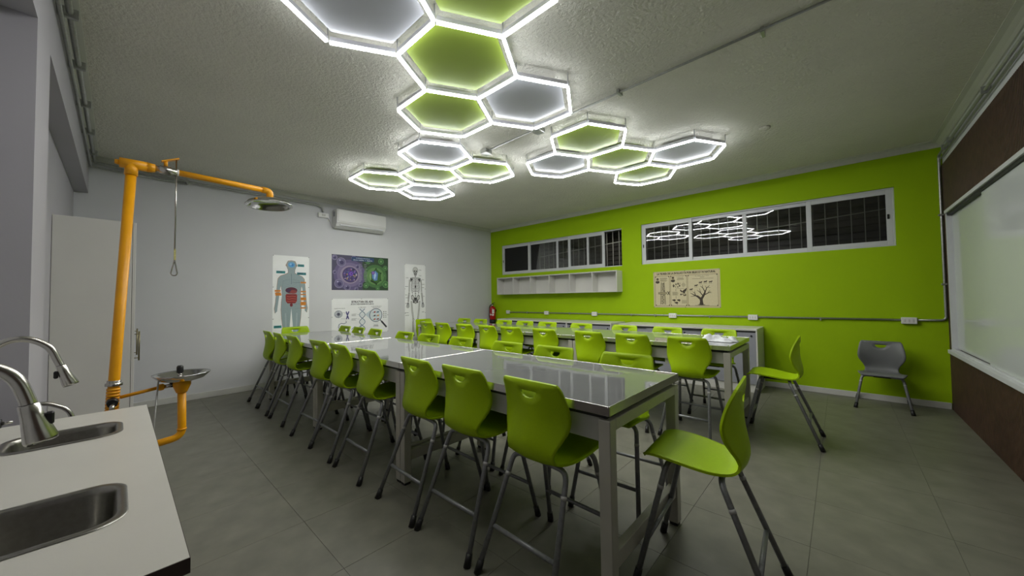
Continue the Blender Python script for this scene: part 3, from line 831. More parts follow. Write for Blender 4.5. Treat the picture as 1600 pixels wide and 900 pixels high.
# --- skeleton poster
wd, ht = .515, 1.58
p = poster('tall narrow poster of a human skeleton near the green corner', (0, -2.563, .56), PI / 2, wd, ht, (246, 247, 248), pinset(wd, ht, 2, 4))
g = Print(); BN = (206, 206, 204); DK = (40, 40, 44); MD = (86, 86, 90)
c0 = .26
def bone(pts, wd_): g.line(pts, wd_ + .010, MD); g.line(pts, wd_, BN)
g.ell(c0, 1.455, .066, .072, DK); g.ell(c0, 1.457, .060, .066, BN)
for s in (-1, 1): g.ell(c0 + s * .024, 1.435, .017, .016, DK)
g.poly([(c0, 1.42), (c0 - .01, 1.40), (c0 + .01, 1.40)], DK); g.poly([(c0 - .042, 1.40), (c0 + .042, 1.40), (c0 + .03, 1.345), (c0 - .03, 1.345)], MD); g.rect(c0 - .028, 1.368, c0 + .028, 1.382, (230, 230, 226))
g.line([(c0 - .028, 1.375), (c0 + .028, 1.375)], .003, DK)
for k in range(24): g.rect(c0 - .016, 1.33 - k * .026, c0 + .016, 1.346 - k * .026, MD if k % 2 else BN); g.line([(c0 - .018, 1.332 - k * .026), (c0 + .018, 1.332 - k * .026)], .005, DK)
for s in (-1, 1):
    bone([(c0 + s * .01, 1.285), (c0 + s * .07, 1.29), (c0 + s * .125, 1.275)], .014)
    g.poly([(c0 + s * .06, 1.27), (c0 + s * .13, 1.28), (c0 + s * .115, 1.19)], (70, 70, 74))
    for k in range(9):
        v = 1.25 - k * .033; a = .075 + .034 * math.sin((k + 1) / 10 * PI)
        g.line([(c0 + s * .012, v + .008), (c0 + s * a * .6, v + .014), (c0 + s * a, v - .015), (c0 + s * a * .8, v - .04)], .011, DK)
        g.line([(c0 + s * .012, v + .008), (c0 + s * a * .6, v + .014), (c0 + s * a, v - .015), (c0 + s * a * .8, v - .04)], .004, (150, 150, 150))
    bone([(c0 + s * .142, 1.25), (c0 + s * .15, 1.10), (c0 + s * .152, .985)], .020)
    bone([(c0 + s * .148, .975), (c0 + s * .162, .86), (c0 + s * .172, .765)], .010); bone([(c0 + s * .162, .975), (c0 + s * .178, .86), (c0 + s * .182, .765)], .009)
    for k in range(5): g.line([(c0 + s * (.165 + k * .008), .755), (c0 + s * (.155 + k * .016), .68), (c0 + s * (.158 + k * .014), .635 + abs(k - 2) * .008)], .008, MD)
    g.poly([(c0 + s * .02, .86), (c0 + s * .07, .93), (c0 + s * .105, .90), (c0 + s * .10, .83), (c0 + s * .06, .79), (c0 + s * .045, .74), (c0 + s * .02, .745)], MD)
    g.poly([(c0 + s * .03, .86), (c0 + s * .07, .91), (c0 + s * .092, .89), (c0 + s * .088, .84), (c0 + s * .055, .80)], BN); g.ell(c0 + s * .055, .765, .013, .014, DK)
    bone([(c0 + s * .10, .79), (c0 + s * .085, .60), (c0 + s * .058, .40)], .026)
    g.ell(c0 + s * .056, .385, .024, .024, DK); g.ell(c0 + s * .056, .385, .019, .019, BN)
    bone([(c0 + s * .055, .36), (c0 + s * .052, .20), (c0 + s * .048, .08)], .022); bone([(c0 + s * .074, .355), (c0 + s * .072, .20), (c0 + s * .066, .09)], .008)
    g.poly([(c0 + s * .03, .07), (c0 + s * .065, .07), (c0 + s * .10, .03), (c0 + s * .03, .03)], MD)
g.line([(c0, 1.27), (c0, 1.10)], .018, (186, 186, 184)); g.ell(c0, 1.10, .016, .03, DK); g.poly([(c0 - .03, .86), (c0 + .03, .86), (c0, .76)], DK)
for (u, v, a) in [(.35, 1.465, .06), (.35, 1.34, .06), (.42, 1.255, .06), (.42, 1.155, .07), (.42, 1.08, .06), (.03, 1.285, .06), (.01, 1.10, .07), (.01, .92, .05), (.02, .86, .05), (.01, .74, .04), (.0, .54, .09), (.01, .485, .09), (.42, .545, .06), (.45, .89, .04)]:
    g.rect(u, v - .004, u + a, v + .004, (130, 130, 134)); 
g.build(p)
# --- evolution poster on the green wall
wd, ht = 1.09, .648
p = poster('parchment coloured evolution poster with a branching tree on the lime green wall', (4.277, 0, 1.178), 0, wd, ht, (196, 184, 146), pinset(wd, ht, 3, 2))
g = Print(); E1 = (58, 48, 34); E2 = (104, 92, 66); PA = (206, 196, 160)
g.rect(.012, .012, wd - .012, ht - .012, (186, 172, 130)); g.rect(.02, .02, wd - .02, ht - .02, (200, 188, 150))
g.text('LA TEORÍA DE LA EVOLUCIÓN POR SELECCIÓN NATURAL', wd / 2, .605, .045, (40, 32, 22), width=.96, bold=.0022)
for (a, b) in ((.03, .285), (.30, .575), (.59, 1.055)):
    g.rect(a, .03, b, .565, E2); g.rect(a + .005, .035, b - .005, .56, PA)
    for u in (a + .012, b - .012):
        for v in (.042, .553): g.ell(u, v, .009, .009, E1, 8)
def bust(u, v): g.ell(u, v - .045, .036, .026, E1, 14); g.ell(u, v, .021, .028, E2, 14); g.ell(u, v - .018, .014, .014, (160, 150, 120), 10); g.ell(u, v + .014, .022, .015, (80, 70, 50), 12)
bust(.075, .505); bust(.345, .52)
g.lines_of_type(.18, .53, .15, 5, E2, lh=.014, th=.006, align='c')
g.text('EL GRAN LIBRO', .47, .54, .018, E1, width=.12); g.lines_of_type(.47, .518, .12, 3, E2, lh=.014, th=.006, align='c')
g.text('EL ÁRBOL DE LA VIDA', .82, .54, .02, E1, width=.21); g.lines_of_type(.82, .518, .08, 1, E2, th=.006, align='c'); g.rect(.66, .492, .99, .497, E2)
for s in (-1, 1): g.line([(.165 + s * .026, .46), (.165 + s * .045, .05)], .007, E1)
for k in range(15):
    v = .44 - k * .026; a = .03 + k * .0012
    g.line([(.165 - a, v), (.165 + a, v)], .006, E1)
    if k not in (6, 7): g.line([(.165 - a, v), (.165 + a, v - .026)], .004, E2); g.ell(.165 + random.uniform(-.02, .02), v - .012, .011, .007, (74, 62, 46), 8)
g.rect(.085, .24, .235, .275, E1); g.rect(.092, .246, .228, .269, (168, 156, 120))
g.line([(.245, .225), (.285, .29)], .012, E1); g.line([(.245, .29), (.285, .225)], .012, E1)
for (u, v, r) in [(.355, .385, .026), (.395, .41, .018), (.43, .42, .020), (.39, .365, .012), (.425, .365, .015), (.455, .385, .02), (.46, .425, .010)]: g.ell(u, v, r * .6, r, E1, 10); g.ell(u, v + r * .3, r * .3, r * .3, (120, 108, 80), 8)
for k in range(6): g.line([(.52 - .035 * math.sin((k + 1) / 7 * PI), .43 - k * .013), (.52 + .035 * math.sin((k + 1) / 7 * PI), .43 - k * .013)], .006, (140, 130, 100))
g.line([(.52, .455), (.52, .445)], .004, E1); g.line([(.39, .33), (.39, .29)], .005, E1); g.line([(.39, .335), (.53, .335)], .004, E1); g.line([(.39, .205), (.39, .16)], .005, E1)
g.lines_of_type(.33, .27, .11, 4, E2, lh=.016, th=.007)
g.poly([(.50, .29), (.53, .315), (.575, .345), (.56, .29), (.535, .265), (.56, .25), (.52, .245), (.505, .27), (.47, .32), (.46, .30), (.48, .27)], E1)
g.ell(.475, .23, .014, .016, E1, 8); g.ell(.535, .215, .026, .014, E2, 8); g.ell(.505, .235, .012, .01, E1, 8); g.ell(.55, .225, .012, .010, E1, 8)
for (u, v) in ((.36, .13), (.44, .13), (.40, .085)): g.ell(u, v, .026, .017, E1, 10); g.poly([(u - .045, v + .004), (u - .02, v + .012), (u - .02, v - .01)], E1); g.line([(u, v), (u + .012, v - .032)], .008, E1)
for k in range(5): g.rect(.485, .125 - k * .013, .565, .131 - k * .013, (140, 130, 100))
TK = (54, 44, 30)
g.line([(.80, .05), (.80, .11), (.795, .16)], [.065, .045, .05], TK); g.ell(.80, .052, .06, .008, TK, 12)
def br(pts, w0, w1): g.line(pts, [w0 + (w1 - w0) * k / (len(pts) - 1) for k in range(len(pts))], TK)
br([(.79, .15), (.74, .195), (.71, .205)], .04, .022); br([(.71, .205), (.66, .235), (.625, .255)], .018, .005); br([(.71, .205), (.70, .25), (.665, .275)], .016, .005); br([(.71, .205), (.66, .195), (.63, .19)], .012, .004); br([(.70, .25), (.70, .29)], .008, .003)
br([(.80, .15), (.835, .205), (.86, .265)], .04, .024); br([(.83, .20), (.78, .265), (.735, .30)], .018, .005); br([(.79, .255), (.775, .33)], .010, .004); br([(.86, .265), (.83, .33), (.79, .37)], .016, .005); br([(.825, .335), (.82, .385)], .009, .004)
br([(.86, .265), (.885, .33), (.93, .375)], .018, .005); br([(.885, .33), (.865, .37)], .010, .004); br([(.84, .215), (.90, .245), (.95, .27)], .018, .006); br([(.90, .245), (.935, .295)], .010, .004); br([(.92, .255), (.965, .25)], .008, .003); br([(.90, .345), (.945, .335)], .008, .003)
for (u, v) in ((.64, .315), (.72, .38), (.79, .43), (.865, .44), (.945, .435)):
    g.ell(u, v, .026, .010, E1, 10); g.ell(u + .022, v + .010, .010, .008, E1, 8); g.line([(u - .014, v), (u - .016, v - .018)], .006, E1); g.line([(u + .012, v), (u + .014, v - .018)], .006, E1); g.rect(u - .025, v - .03, u + .025, v - .026, E2)
g.rect(.70, .038, .92, .043, E2)
g.build(p)

# ================================================================== things on the walls
# air conditioner
t = thing('air_conditioner', 'white split air conditioner high on the poster wall', 'air conditioner', (0, -3.55, 2.705))
bm = bmesh.new()
prof = [(.001, .30), (.001, .0), (.08, -.01), (.16, .02), (.205, .085), (.21, .18), (.205, .30), (.19, .325), (.02, .325)]
a = [bm.verts.new((u, -.485, v)) for u, v in prof]; b = [bm.verts.new((u, .455, v)) for u, v in prof]
for i in range(len(prof)): bm.faces.new((a[i], a[(i + 1) % len(prof)], b[(i + 1) % len(prof)], b[i]))
bm.faces.new(a[::-1]); bm.faces.new(b)
bmesh.ops.bevel(bm, geom=[e for e in bm.edges if abs(e.verts[0].co.y - e.verts[1].co.y) < .01], offset=.006, segments=2, affect='EDGES')
obj('body', bm, M_WHITE2, t)
obj('front_panel', B(.2, .216, -.47, .44, .10, .318, bevel=.004), M_WHITE2, t)
bm = bmesh.new(); box(bm, .165, .196, -.42, .40, .030, .05); obj('air_flap', bm, M_ALU, t)
obj('side_vent', B(.05, .12, -.4885, -.484, .20, .285), M_GREYDOOR, t)
t = thing('power_box', 'small white isolator box with conduit beside the air conditioner', 'power box', (0, -4.20, 2.905))
obj('case', B(.001, .05, -.085, .085, -.04, .04, bevel=.005), M_WHITE2, t)
obj('switch', B(.05, .058, -.03, .03, -.018, .018, bevel=.003), M_BASE, t)
obj('cable', TB(fillet([(.02, .085, -.03), (.02, .13, -.11), (.02, .165, -.15), (.02, .20, -.155)], .03), .004, 6), M_WHITE2, t)

# cubby shelf
t = thing('cubby_shelf', 'long white six compartment cubby shelf under the left window', 'shelf', (0, 0, 0))
x0, x1, z0, z1 = .445, 3.67, 1.478, 1.893
DS = .235
th = .018
obj('top_board', B(x0, x1, -DS, -.001, z1 - th, z1, bevel=.001), M_WHITE, t)
obj('bottom_board', B(x0, x1, -DS, -.001, z0, z0 + th, bevel=.001), M_WHITE, t)
obj('back_board', B(x0 + th, x1 - th, -.008, -.001, z0 + th, z1 - th), M_WHITE, t)
for s_ in (x0, x1 - th): obj('side_board', B(s_, s_ + th, -DS, -.001, z0 + th, z1 - th, bevel=.001), M_WHITE, t)
for k in range(1, 6):
    xx = x0 + (x1 - x0) * k / 6
    obj('divider', B(xx - th / 2, xx + th / 2, -DS + .002, -.008, z0 + th, z1 - th), M_WHITE, t)

# fire extinguisher on the green wall in the corner
t = thing('fire_extinguisher', 'red fire extinguisher with black base hanging in the green corner', 'fire extinguisher', (.155, -.115, .74))
obj('cylinder', LT([(.075, .10), (.078, .11), (.078, .37), (.07, .41), (.045, .435), (.022, .445)], seg=24), M_RED, t)
obj('base', LT([(.07, 0), (.080, .006), (.080, .1)], seg=24), M_BLACK, t)
obj('valve', LT([(.02, .445), (.02, .475), (.012, .485)], seg=12), M_CHROME, t)
obj('handle', B(-.015, .075, -.012, .012, .485, .497, bevel=.004), M_BLACK, t)
obj('lever', TB([(-.02, 0, .498), (.03, 0, .525), (.08, 0, .535)], .008, 6), M_BLACK, t)
obj('hose', TB(fillet([(-.01, 0, .475), (-.08, 0, .48), (-.105, -.01, .40), (-.10, -.02, .20), (-.085, -.02, .12)], .05), .012, 8), M_BLACK, t)
bm = bmesh.new()
def curved(bm, a0, a1, z0, z1, r):
    n = 6; prev = None
    for k in range(n + 1):
        a = a0 + (a1 - a0) * k / n
        cur = [bm.verts.new((r * math.cos(a), r * math.sin(a), z)) for z in (z0, z1)]
        if prev: bm.faces.new((prev[0], cur[0], cur[1], prev[1]))
        prev = cur
curved(bm, -.95, -.20, .255, .36, .0795); curved(bm, -.95, -.35, .20, .24, .0795); curved(bm, -2.0, -1.05, .212, .24, .0795); curved(bm, -1.75, -1.5, .25, .27, .0795)
obj('label_print', bm, M_WHITE2, t)
obj('wall_bracket', B(-.03, .03, .074, .114, .30, .36), M_BLACK, t)

# cabinets along the green wall
def low_cabinet(label, x0, x1, mods):
    t = thing('low_cabinet', label, 'cabinet', (x0, 0, 0))
    wd = x1 - x0
    yf = -.575
    obj('top', B(0, wd, -.60, -.016, .872, .90, bevel=.002), M_WHITE, t)
    obj('plinth', B(0.01, wd - .01, yf + .0, -.016, 0, .095), M_WHITE, t)
    obj('floor_board', B(.018, wd - .018, yf, -.016, .095, .113), M_WHITE, t)
    obj('back_board', B(.018, wd - .018, -.024, -.016, .113, .872), M_WHITE, t)
    for k in range(mods + 1):
        xx = min(max(wd * k / mods, .0), wd)
        a, b = (0, .018) if k == 0 else ((wd - .018, wd) if k == mods else (xx - .018, xx + .018))
        obj('upright', B(a, b, yf - .018, -.026 if 0 < k < mods else -.016, .0951 if 0 < k < mods else .0, .8718), M_WHITE, t)
        if k < mods:
            c0, c1 = xx + (.02 if k else .02), wd * (k + 1) / mods - .02
            mid = (c0 + c1) / 2
            for j, (d0, d1, yy) in enumerate(((c0, mid + .02, yf + .004), (mid - .02, c1, yf - .014))):
                d = obj('sliding_door', B(d0, d1, yy, yy + .014, .115, .845, bevel=.001), M_GREYDOOR, t)
                lx = d0 + .05 if j == 0 else d1 - .05
                obj('lock', LT([(.012, 0), (.012, -.012), (.008, -.016)], seg=10, center=(lx, yy, .80), axis='y'), M_BLACK, d)
    obj('door_track', B(.018, wd - .018, yf - .016, yf + .02, .846, .8718), M_DARK, t)
    return t
low_cabinet('long white low cabinet with grey sliding doors below the cubby shelf', .80, 3.715, 3)
low_cabinet('white low cabinet with grey sliding doors below the evolution poster', 3.86, 5.935, 2)

# crumpled cloth on the far table
bm = bmesh.new()
bmesh.ops.create_grid(bm, x_segments=26, y_segments=16, size=1)
random.seed(11)
bl = [(random.uniform(-.8, .8), random.uniform(-.8, .8), random.uniform(.15, .35), random.uniform(.2, 1)) for _ in range(26)]
for v in bm.verts:
    u, q = v.co.x, v.co.y
    hgt = 0
    for (a, b, r, h_) in bl: hgt += h_ * math.exp(-((u - a) ** 2 + (q - b) ** 2) / r ** 2)
    edge = max(0, 1 - max(abs(u), abs(q)) ** 4)
    wob = 1 + .12 * math.sin(5 * math.atan2(q, u)) + .07 * math.sin(11 * math.atan2(q, u))
    v.co = Vector((u * .16 * wob + .02 * q, q * .075 * wob, .004 + .032 * hgt * edge + .012 * edge * abs(math.sin(9 * u + 4 * q))))
for f in bm.faces: f.smooth = True
r = bmesh.ops.extrude_face_region(bm, geom=list(bm.faces))
for v in [e for e in r['geom'] if isinstance(e, bmesh.types.BMVert)]: v.co.z -= .003
tag(obj('cloth', bm, M_CLOTH, None, (5.85, -2.42, TOP + .0015)), 'crumpled white cloth lying on the end of the far table row', 'cloth')

# ------------------------------------------------------------------ whiteboard
t = thing('whiteboard', 'wide sliding white glass board in an aluminium frame on the wood panelled wall', 'whiteboard', (L - .012, -.5, .75))
YE = -4.6
obj('jamb', B(-.058, 0, -.022, 0, 0.005, 1.50, bevel=.001), M_ALU, t)
obj('jamb', B(-.058, 0, YE, YE + .022, 0.005, 1.50, bevel=.001), M_ALU, t)
obj('top_rail', B(-.066, 0, YE, 0.004, 1.50, 1.535, bevel=.002), M_ALU, t)
obj('track', B(-.050, -.004, YE + .022, -.022, 1.475, 1.4995), M_DARK, t)
obj('bottom_rail', B(-.085, 0, YE, 0.004, -.035, .0045, bevel=.003), M_ALU, t)
obj('track_lip', B(-.052, -.03, YE + .022, -.022, .0046, .016), M_ALU, t)
obj('fixed_board', B(-.012, -.004, YE + .022, -.022, .017, 1.474), M_BOARD, t)
obj('sliding_board', B(-.036, -.026, -3.6, -1.25, .017, 1.474, bevel=.001), M_BOARD, t)

# ================================================================== sink counter
CX0, CX1, CY1 = 4.392, 5.897, -6.556
CYB = -WR + .001
sk = [(5.505, .14, -6.775, .145), (4.745, .115, -6.775, .142)]   # (cx, half x, cy, half y)
def rrect(cx, hx, cy, hy, r, n=6):
    pts = []
    for (sx, sy, a0) in ((1, 1, 0), (-1, 1, PI / 2), (-1, -1, PI), (1, -1, 3 * PI / 2)):
        for k in range(n + 1):
            a = a0 + PI / 2 * k / n
            pts.append((cx + sx * (hx - r) + r * math.cos(a), cy + sy * (hy - r) + r * math.sin(a)))
    return pts
t = thing('sink_counter', 'white worktop on a dark brown base holding two steel sinks at the left wall', 'counter', (0, 0, 0))
pts, edges = [], []
def addloop(lp):
    st = len(pts); pts.extend(lp); edges.extend((st + i, st + (i + 1) % len(lp)) for i in range(len(lp)))
addloop([(CX0, CYB), (CX1, CYB), (CX1, CY1), (CX0, CY1)])
holes = [rrect(a, b - .004, c, d - .004, .06) for a, b, c, d in sk]
for h_ in holes: addloop(h_)
vo, eo, fo, *_ = delaunay_2d_cdt([Vector(q) for q in pts], edges, [], 0, 1e-6)
def inpoly(p, poly):
    c = False; n = len(poly)
    for i in range(n):
        x1, y1 = poly[i]; x2, y2 = poly[(i + 1) % n]
        if (y1 > p[1]) != (y2 > p[1]) and p[0] < (x2 - x1) * (p[1] - y1) / (y2 - y1) + x1: c = not c
    return c
bm = bmesh.new()
bv = [bm.verts.new((q.x, q.y, .9)) for q in vo]
for f in fo:
    c = sum((vo[i] for i in f), Vector((0, 0))) / len(f)
    if not any(inpoly(c, h_) for h_ in holes): bm.faces.new([bv[i] for i in f])
r = bmesh.ops.extrude_face_region(bm, geom=list(bm.faces))
for v in [e for e in r['geom'] if isinstance(e, bmesh.types.BMVert)]: v.co.z -= .0285
obj('worktop', bm, M_COUNTER, t)
obj('edge_band', B(CX0 - .001, CX1 + .0012, CY1, CY1 + .0012, .8715, .8992), M_BROWN, t)
obj('edge_band', B(CX1, CX1 + .0012, CYB, CY1, .8715, .8992), M_BROWN, t)
b_ = bmesh.new(); box(b_, CX1 - .06, CX1 - .042, CYB, CY1 - .022, 0, .871); obj('side_panel', b_, M_BROWN, t)
b_ = bmesh.new(); box(b_, CX0 + .02, CX0 + .038, CYB, CY1 - .022, 0, .871); obj('side_panel', b_, M_BROWN, t)
for k in range(3):
    a = CX0 + .04 + k * (CX1 - CX0 - .102) / 3; b2 = a + (CX1 - CX0 - .102) / 3 - .003
    d = obj('door', B(a, b2, CY1 - .04, CY1 - .022, .08, .868, bevel=.001), M_BROWN, t)
    obj('knob', LT([(.008, 0), (.008, .015), (.014, .022), (.012, .028)], seg=12, center=(b2 - .05, CY1 - .022, .78), axis='y'), M_CHROME, d)
obj('plinth', B(CX0 + .04, CX1 - .062, CYB + .02, CY1 - .07, 0, .08), M_BROWN, t)

def sink(label, cx, hx, cy, hy):
    t = thing('sink', label, 'sink', (cx, cy, .9), 0, 'steel sinks in the white counter')
    bm = bmesh.new()
    rings = []
    for (ins, z, r) in ((0, .0012, .063), (.002, .003, .062), (.016, .003, .052), (.019, .0, .05), (.022, -.012, .048), (.030, -.15, .045), (.05, -.172, .035), (.09, -.178, .02)):
        rings.append([bm.verts.new((x_, y_, z)) for x_, y_ in rrect(0, max(hx - ins, .012), 0, max(hy - ins, .012), min(r, max(hx - ins, .012) * .95))])
    for i in range(len(rings) - 1):
        n = len(rings[i])
        for k in range(n):
            f = bm.faces.new((rings[i][k], rings[i][(k + 1) % n], rings[i + 1][(k + 1) % n], rings[i + 1][k])); f.smooth = True
    bm.faces.new(rings[-1])
    obj('bowl', bm, M_SINK, t)
    obj('drain', LT([(.03, -.1775), (.03, -.175), (.022, -.174), (.012, -.176)], seg=16), M_POL, t)
    return t
sink('steel sink at the near end of the white counter', *sk[0])
sink('steel sink at the far end of the white counter, below the raised spout', *sk[1])

def faucet(label, x, pts, rad, head):
    t = thing('faucet', label, 'faucet', (x, pts[0][0], .9), 0, 'gooseneck faucets on the white counter')
    y0 = pts[0][0]
    path = [(0, y - y0, z - .9) for y, z in pts]
    obj('spout', TB(fillet(path, .2, 5), rad, 14), M_CHROME, t)
    obj('base', LT([(.027, 0.0), (.027, .012), (.021, .018), (.021, .07), (rad, .085)], seg=20), M_CHROME, t)
    (ya, za), (yb, zb), ra, rb = head
    A, Bq = Vector((0, ya - y0, za - .9)), Vector((0, yb - y0, zb - .9))
    d = (Bq - A)
    h = obj('spray_head', TB([A - d * .02, A, A + d * .3, A + d * .92, Bq], [rad * 1.02, ra, ra * 1.12, rb, rb * .94], 18), M_CHROME, t)
    obj('collar_gap', TB([A - d * .03, A - d * .005], rad * 1.04, 14), M_BLACK, h)
    nrm = Vector((0, -d.z, d.y)).normalized() * -1
    if nrm.y < 0 and False: nrm = -nrm
    return t, h, A, d
def spline(pts, n=5):
    out = []
    m = len(pts)
    for i in range((m - 1) * n + 1):
        u = i / n; k = min(int(u), m - 2); tt = u - k
        p0, p1, p2, p3 = pts[max(k - 1, 0)], pts[k], pts[k + 1], pts[min(k + 2, m - 1)]
        out.append(tuple(.5 * (2 * b + (c - a) * tt + (2 * a - 5 * b + 4 * c - d) * tt * tt + (3 * b - a - 3 * c + d) * tt ** 3) for a, b, c, d in zip(p0, p1, p2, p3)))
    return out
ft, hd, A, d = faucet('brushed steel gooseneck faucet rising over the far sink', 4.75,
    spline([(-6.955, .96), (-6.958, 1.12), (-6.945, 1.205), (-6.905, 1.252), (-6.858, 1.256), (-6.815, 1.225), (-6.793, 1.17), (-6.788, 1.155)]), .0105, ((-6.788, 1.157), (-6.763, 1.085), .0125, .0205))
obj('spray_button', B(-.007, .007, A.y + d.y * .35 - .024, A.y + d.y * .35 - .013, A.z + d.z * .45 - .012, A.z + d.z * .45 + .014, bevel=.003), M_BLACK, hd)
ft, hd, A, d = faucet('brushed steel gooseneck faucet nearest the camera, over the near sink', 5.5,
    spline([(-6.93, .96), (-6.935, 1.12), (-6.915, 1.20), (-6.87, 1.246), (-6.825, 1.242), (-6.798, 1.215), (-6.783, 1.17), (-6.781, 1.155)]), .0125, ((-6.781, 1.158), (-6.762, 1.075), .0155, .0255))
obj('spray_button', B(-.007, .007, A.y + d.y * .35 + .016, A.y + d.y * .35 + .029, A.z + d.z * .42 - .014, A.z + d.z * .42 + .014, bevel=.003), M_BLACK, hd)
t = thing('water_valve', 'small chrome tap with a black handle at the left end of the far sink', 'tap', (4.93, -6.92, .9))
obj('body', LT([(.022, 0), (.022, .03), (.016, .045), (.016, .10)], seg=14), M_CHROME, t)
obj('black_handle', TB([(0, .005, .118), (0, .035, .118)], .013, 12), M_BLACK, t)
obj('nozzle', TB([(0, .035, .118), (0, .055, .118)], [.006, .004], 8), M_CHROME, t)
obj('lever', TB([(0, .03, .11), (0, .02, .06), (0, .022, .05)], .004, 6), M_CHROME, t)
obj('neck', TB([(0, 0, .095), (0, 0, .13)], .014, 12), M_CHROME, t)
# braided hose behind the counter
tag(obj('braided_hose', TB(fillet([(4.2, -6.915, .94), (4.2, -6.86, .938), (4.2, -6.80, .90), (4.2, -6.77, .80), (4.15, -6.76, .5), (4.1, -6.76, .012)], .08), .009, 8), M_CHROME), 'braided steel hose dropping behind the far end of the white counter', 'hose')

# ================================================================== emergency shower
SX = 3.50
t = thing('emergency_shower', 'yellow emergency shower with steel eyewash bowl behind the white counter', 'emergency shower', (SX, -6.70, 0))
def P(y, z, x=0.0): return (x, y + 6.70, z)
yb, yt = -6.676, -6.606       # the column leans a little
def coly(z): return yb + (yt - yb) * (z - .6) / 1.65
obj('column', TB([P(coly(.06), .06), P(coly(.84), .84), P(coly(2.20), 2.20)], .0255, 18), M_YEL, t)
bs = obj('base_flange', LT([(.10, 0), (.10, .014), (.045, .018), (.045, .07)], seg=24, center=P(coly(0), 0)), M_YEL, t)
obj('coupling', TB([P(coly(.872), .872), P(coly(.888), .888), P(coly(.89), .89), P(coly(.905), .905)], [.038, .038, .031, .030], 8), M_CHROME, t)
bm = bmesh.new()
for k in range(9): tube(bm, [P(coly(.70 + k * .018), .70 + k * .018), P(coly(.712 + k * .018), .712 + k * .018)], .030, 16)
obj('thread', bm, M_YEL, t)
v_ = obj('hose_valve', TB([P(coly(.78), .78, .02), P(coly(.775), .775, .075)], [.027, .024], 8), M_BLACK, t)
obj('valve_stem', TB([P(coly(.775), .775, .07), P(coly(.74), .745, .11)], [.013, .011], 10), M_CHROME, v_)
# tee, ball valve, arm, head
tz = 2.262
bm = bmesh.new(); tube(bm, [P(-6.66, tz), P(-6.535, tz)], .031, 16); tube(bm, [P(coly(2.19), 2.19), P(coly(tz), tz)], [.031, .031], 16)
tube(bm, [P(-6.68, tz), P(-6.655, tz)], [.014, .018], 8); tube(bm, [P(-6.537, tz), P(-6.50, tz)], [.033, .027], 8)
obj('tee', bm, M_YEL, t)
bv_ = obj('ball_valve', TB([P(-6.505, tz), P(-6.48, tz), P(-6.478, tz), P(-6.425, tz), P(-6.42, tz), P(-6.395, tz)], [.024, .024, .029, .029, .024, .024], 8), M_CHROME, t)
obj('seal', TB([P(-6.396, tz), P(-6.385, tz)], .022, 12), M_WHITE2, bv_)
hx0 = Vector(P(-6.47, tz + .055)); hx1 = Vector(P(-6.385, tz + .095))
bm = bmesh.new()
for (pa, pb) in ((hx0, hx1),):
    dd = (pb - pa).normalized(); nn = Vector((0, -dd.z, dd.y)) * .004; ww = Vector((.018, 0, 0))
    vv = [bm.verts.new(q + o_ + w_) for q in (pa, pb) for o_ in (nn, -nn) for w_ in (ww, -ww)]
    for f in ((0, 1, 3, 2), (4, 6, 7, 5), (0, 4, 5, 1), (2, 3, 7, 6), (0, 2, 6, 4), (1, 5, 7, 3)): bm.faces.new([vv[i] for i in f])
tube(bm, [P(-6.45, tz + .03), P(-6.45, tz + .066)], .01, 8)
obj('valve_handle', bm, M_YEL, t)
obj('arm', TB([P(-6.39, tz), P(-5.885, tz - .004, -.035)], .020, 14), M_YEL, t)
obj('elbow', TB(fillet([P(-5.90, tz - .004, -.034), P(-5.845, tz - .004, -.038), P(-5.845, tz - .06, -.038)], .04), .024, 14), M_YEL, t)
hc = P(-5.852, 0, -.03)
sh = obj('shower_head', LT([(.026, .045), (.03, .03), (.10, .024), (.142, .006), (.150, -.012), (.160, -.016), (.160, -.020), (.146, -.018), (.136, .0), (.095, .014), (.02, .016)], seg=40), M_POL, t, (hc[0], hc[1], 2.158))
sh.rotation_euler = (.03, -.07, 0)
rod = obj('pull_rod', TB([P(-6.397, tz + .085), P(-6.40, 1.73)], .0045, 6), M_CHROME, t)
obj('rod_tag', B(-.006, .006, .296, .306, 1.665, 1.735), mat('yellow tag', rgb(196, 190, 120), .6, noise=(90, .3)), rod)
obj('pull_ring', TB(fillet([P(-6.40, 1.68), P(-6.402, 1.655), P(-6.418, 1.575), P(-6.412, 1.56), P(-6.392, 1.56), P(-6.386, 1.575), P(-6.398, 1.655), P(-6.40, 1.68)], .01, 3), .004, 6), M_CHROME, rod)
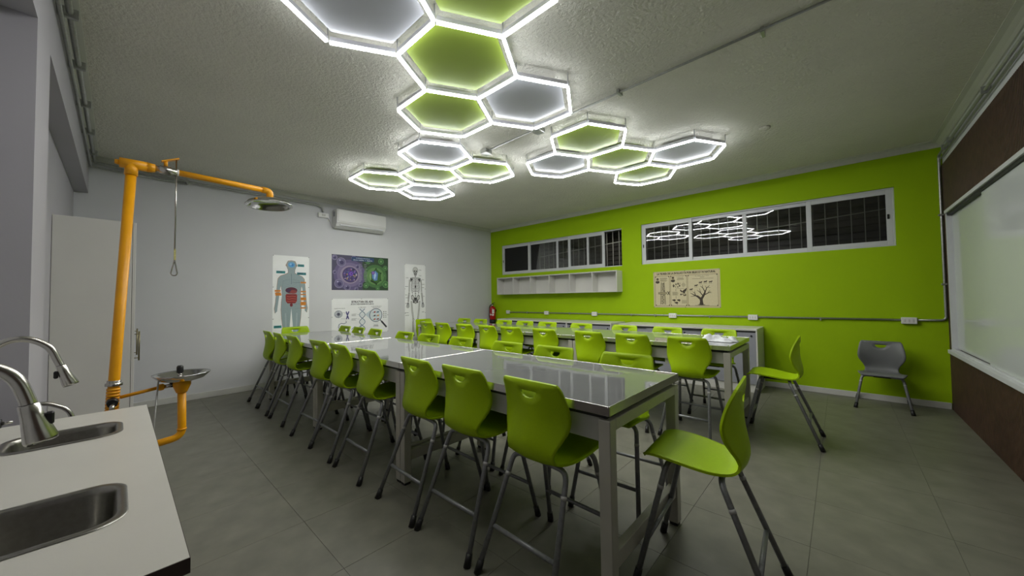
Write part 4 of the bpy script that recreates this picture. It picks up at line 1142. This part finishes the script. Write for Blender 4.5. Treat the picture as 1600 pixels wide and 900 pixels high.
# eyewash
ey = -6.355
obj('eyewash_bowl', LT([(.03, .845), (.06, .846), (.115, .862), (.138, .885), (.150, .897), (.150, .901), (.138, .895), (.11, .870), (.05, .856), (.02, .855)], seg=40, center=P(ey, 0)), M_POL, t)
obj('bowl_socket', LT([(.028, .77), (.032, .78), (.048, .82), (.048, .852), (.03, .852)], seg=20, center=P(ey, 0)), M_YEL, t)
obj('drain_pipe', TB(fillet([P(ey, .80), P(ey + .004, .475), P(-6.66, .44)], .06), .0225, 14), M_YEL, t)
obj('drain_ring', TB([P(ey + .003, .52), P(ey + .003, .53)], .026, 14), M_YEL, t)
obj('feed_pipe', TB([P(coly(.80) + .03, .795), P(-6.47, .822)], .0105, 10), M_YEL, t)
obj('feed_union', TB([P(-6.475, .822), P(-6.465, .822), P(-6.445, .824), P(-6.44, .824)], [.014, .021, .021, .014], 8), M_YEL, t)
fv = obj('feed_valve', TB([P(-6.44, .824), P(-6.385, .828)], .013, 10), M_CHROME, t)
obj('valve_knob', TB([P(-6.405, .815), P(-6.405, .86)], [.014, .010], 10), M_BLACK, fv)
nz = obj('eyewash_nozzle', TB([P(ey - .01, .865), P(ey - .01, .905)], .012, 12), M_CHROME, t)
obj('dust_cap', TB([P(ey - .01, .905), P(ey - .01, .945), P(ey - .01, .952)], [.018, .018, .012], 14), M_BLACK, nz)
obj('foot_rod', TB([P(-6.47, .88, .03), P(-6.50, .42, .06), P(-6.515, .06, .08)], .0045, 6), M_PIPE, t)
obj('foot_pedal', B(.04, .14, .13, .23, .03, .06, bevel=.005), M_BLACK, t)

# tall white cabinet in the recess
t = thing('tall_cabinet', 'tall white cabinet standing in the recess behind the yellow shower', 'cabinet', (2.0, 0, 0))
obj('body', B(-1.05, 0, -WR + .002, -6.572, .06, 2.125, bevel=.002), M_WHITE, t)
obj('plinth', B(-1.04, -.01, -WR + .004, -6.60, 0, .06), M_BLACK, t)
for a, b2, hx_ in ((-1.048, -.527, -.56), (-.523, -.002, -.49)):
    dr = obj('door', B(a, b2, -6.569, -6.548, .065, 2.12, bevel=.002), M_WHITE, t)
dr2 = [o for o in t.children if o.name.startswith('door')]
for dr, hx_ in zip(dr2, (-.56, -.03)):
    obj('handle', TB([(hx_, -6.517, .845), (hx_, -6.517, 1.115)], .006, 8), M_BRASS, dr)
    for z in (.87, 1.09): obj('handle_post', TB([(hx_, -6.548, z), (hx_, -6.517, z)], .004, 6), M_BRASS, dr)
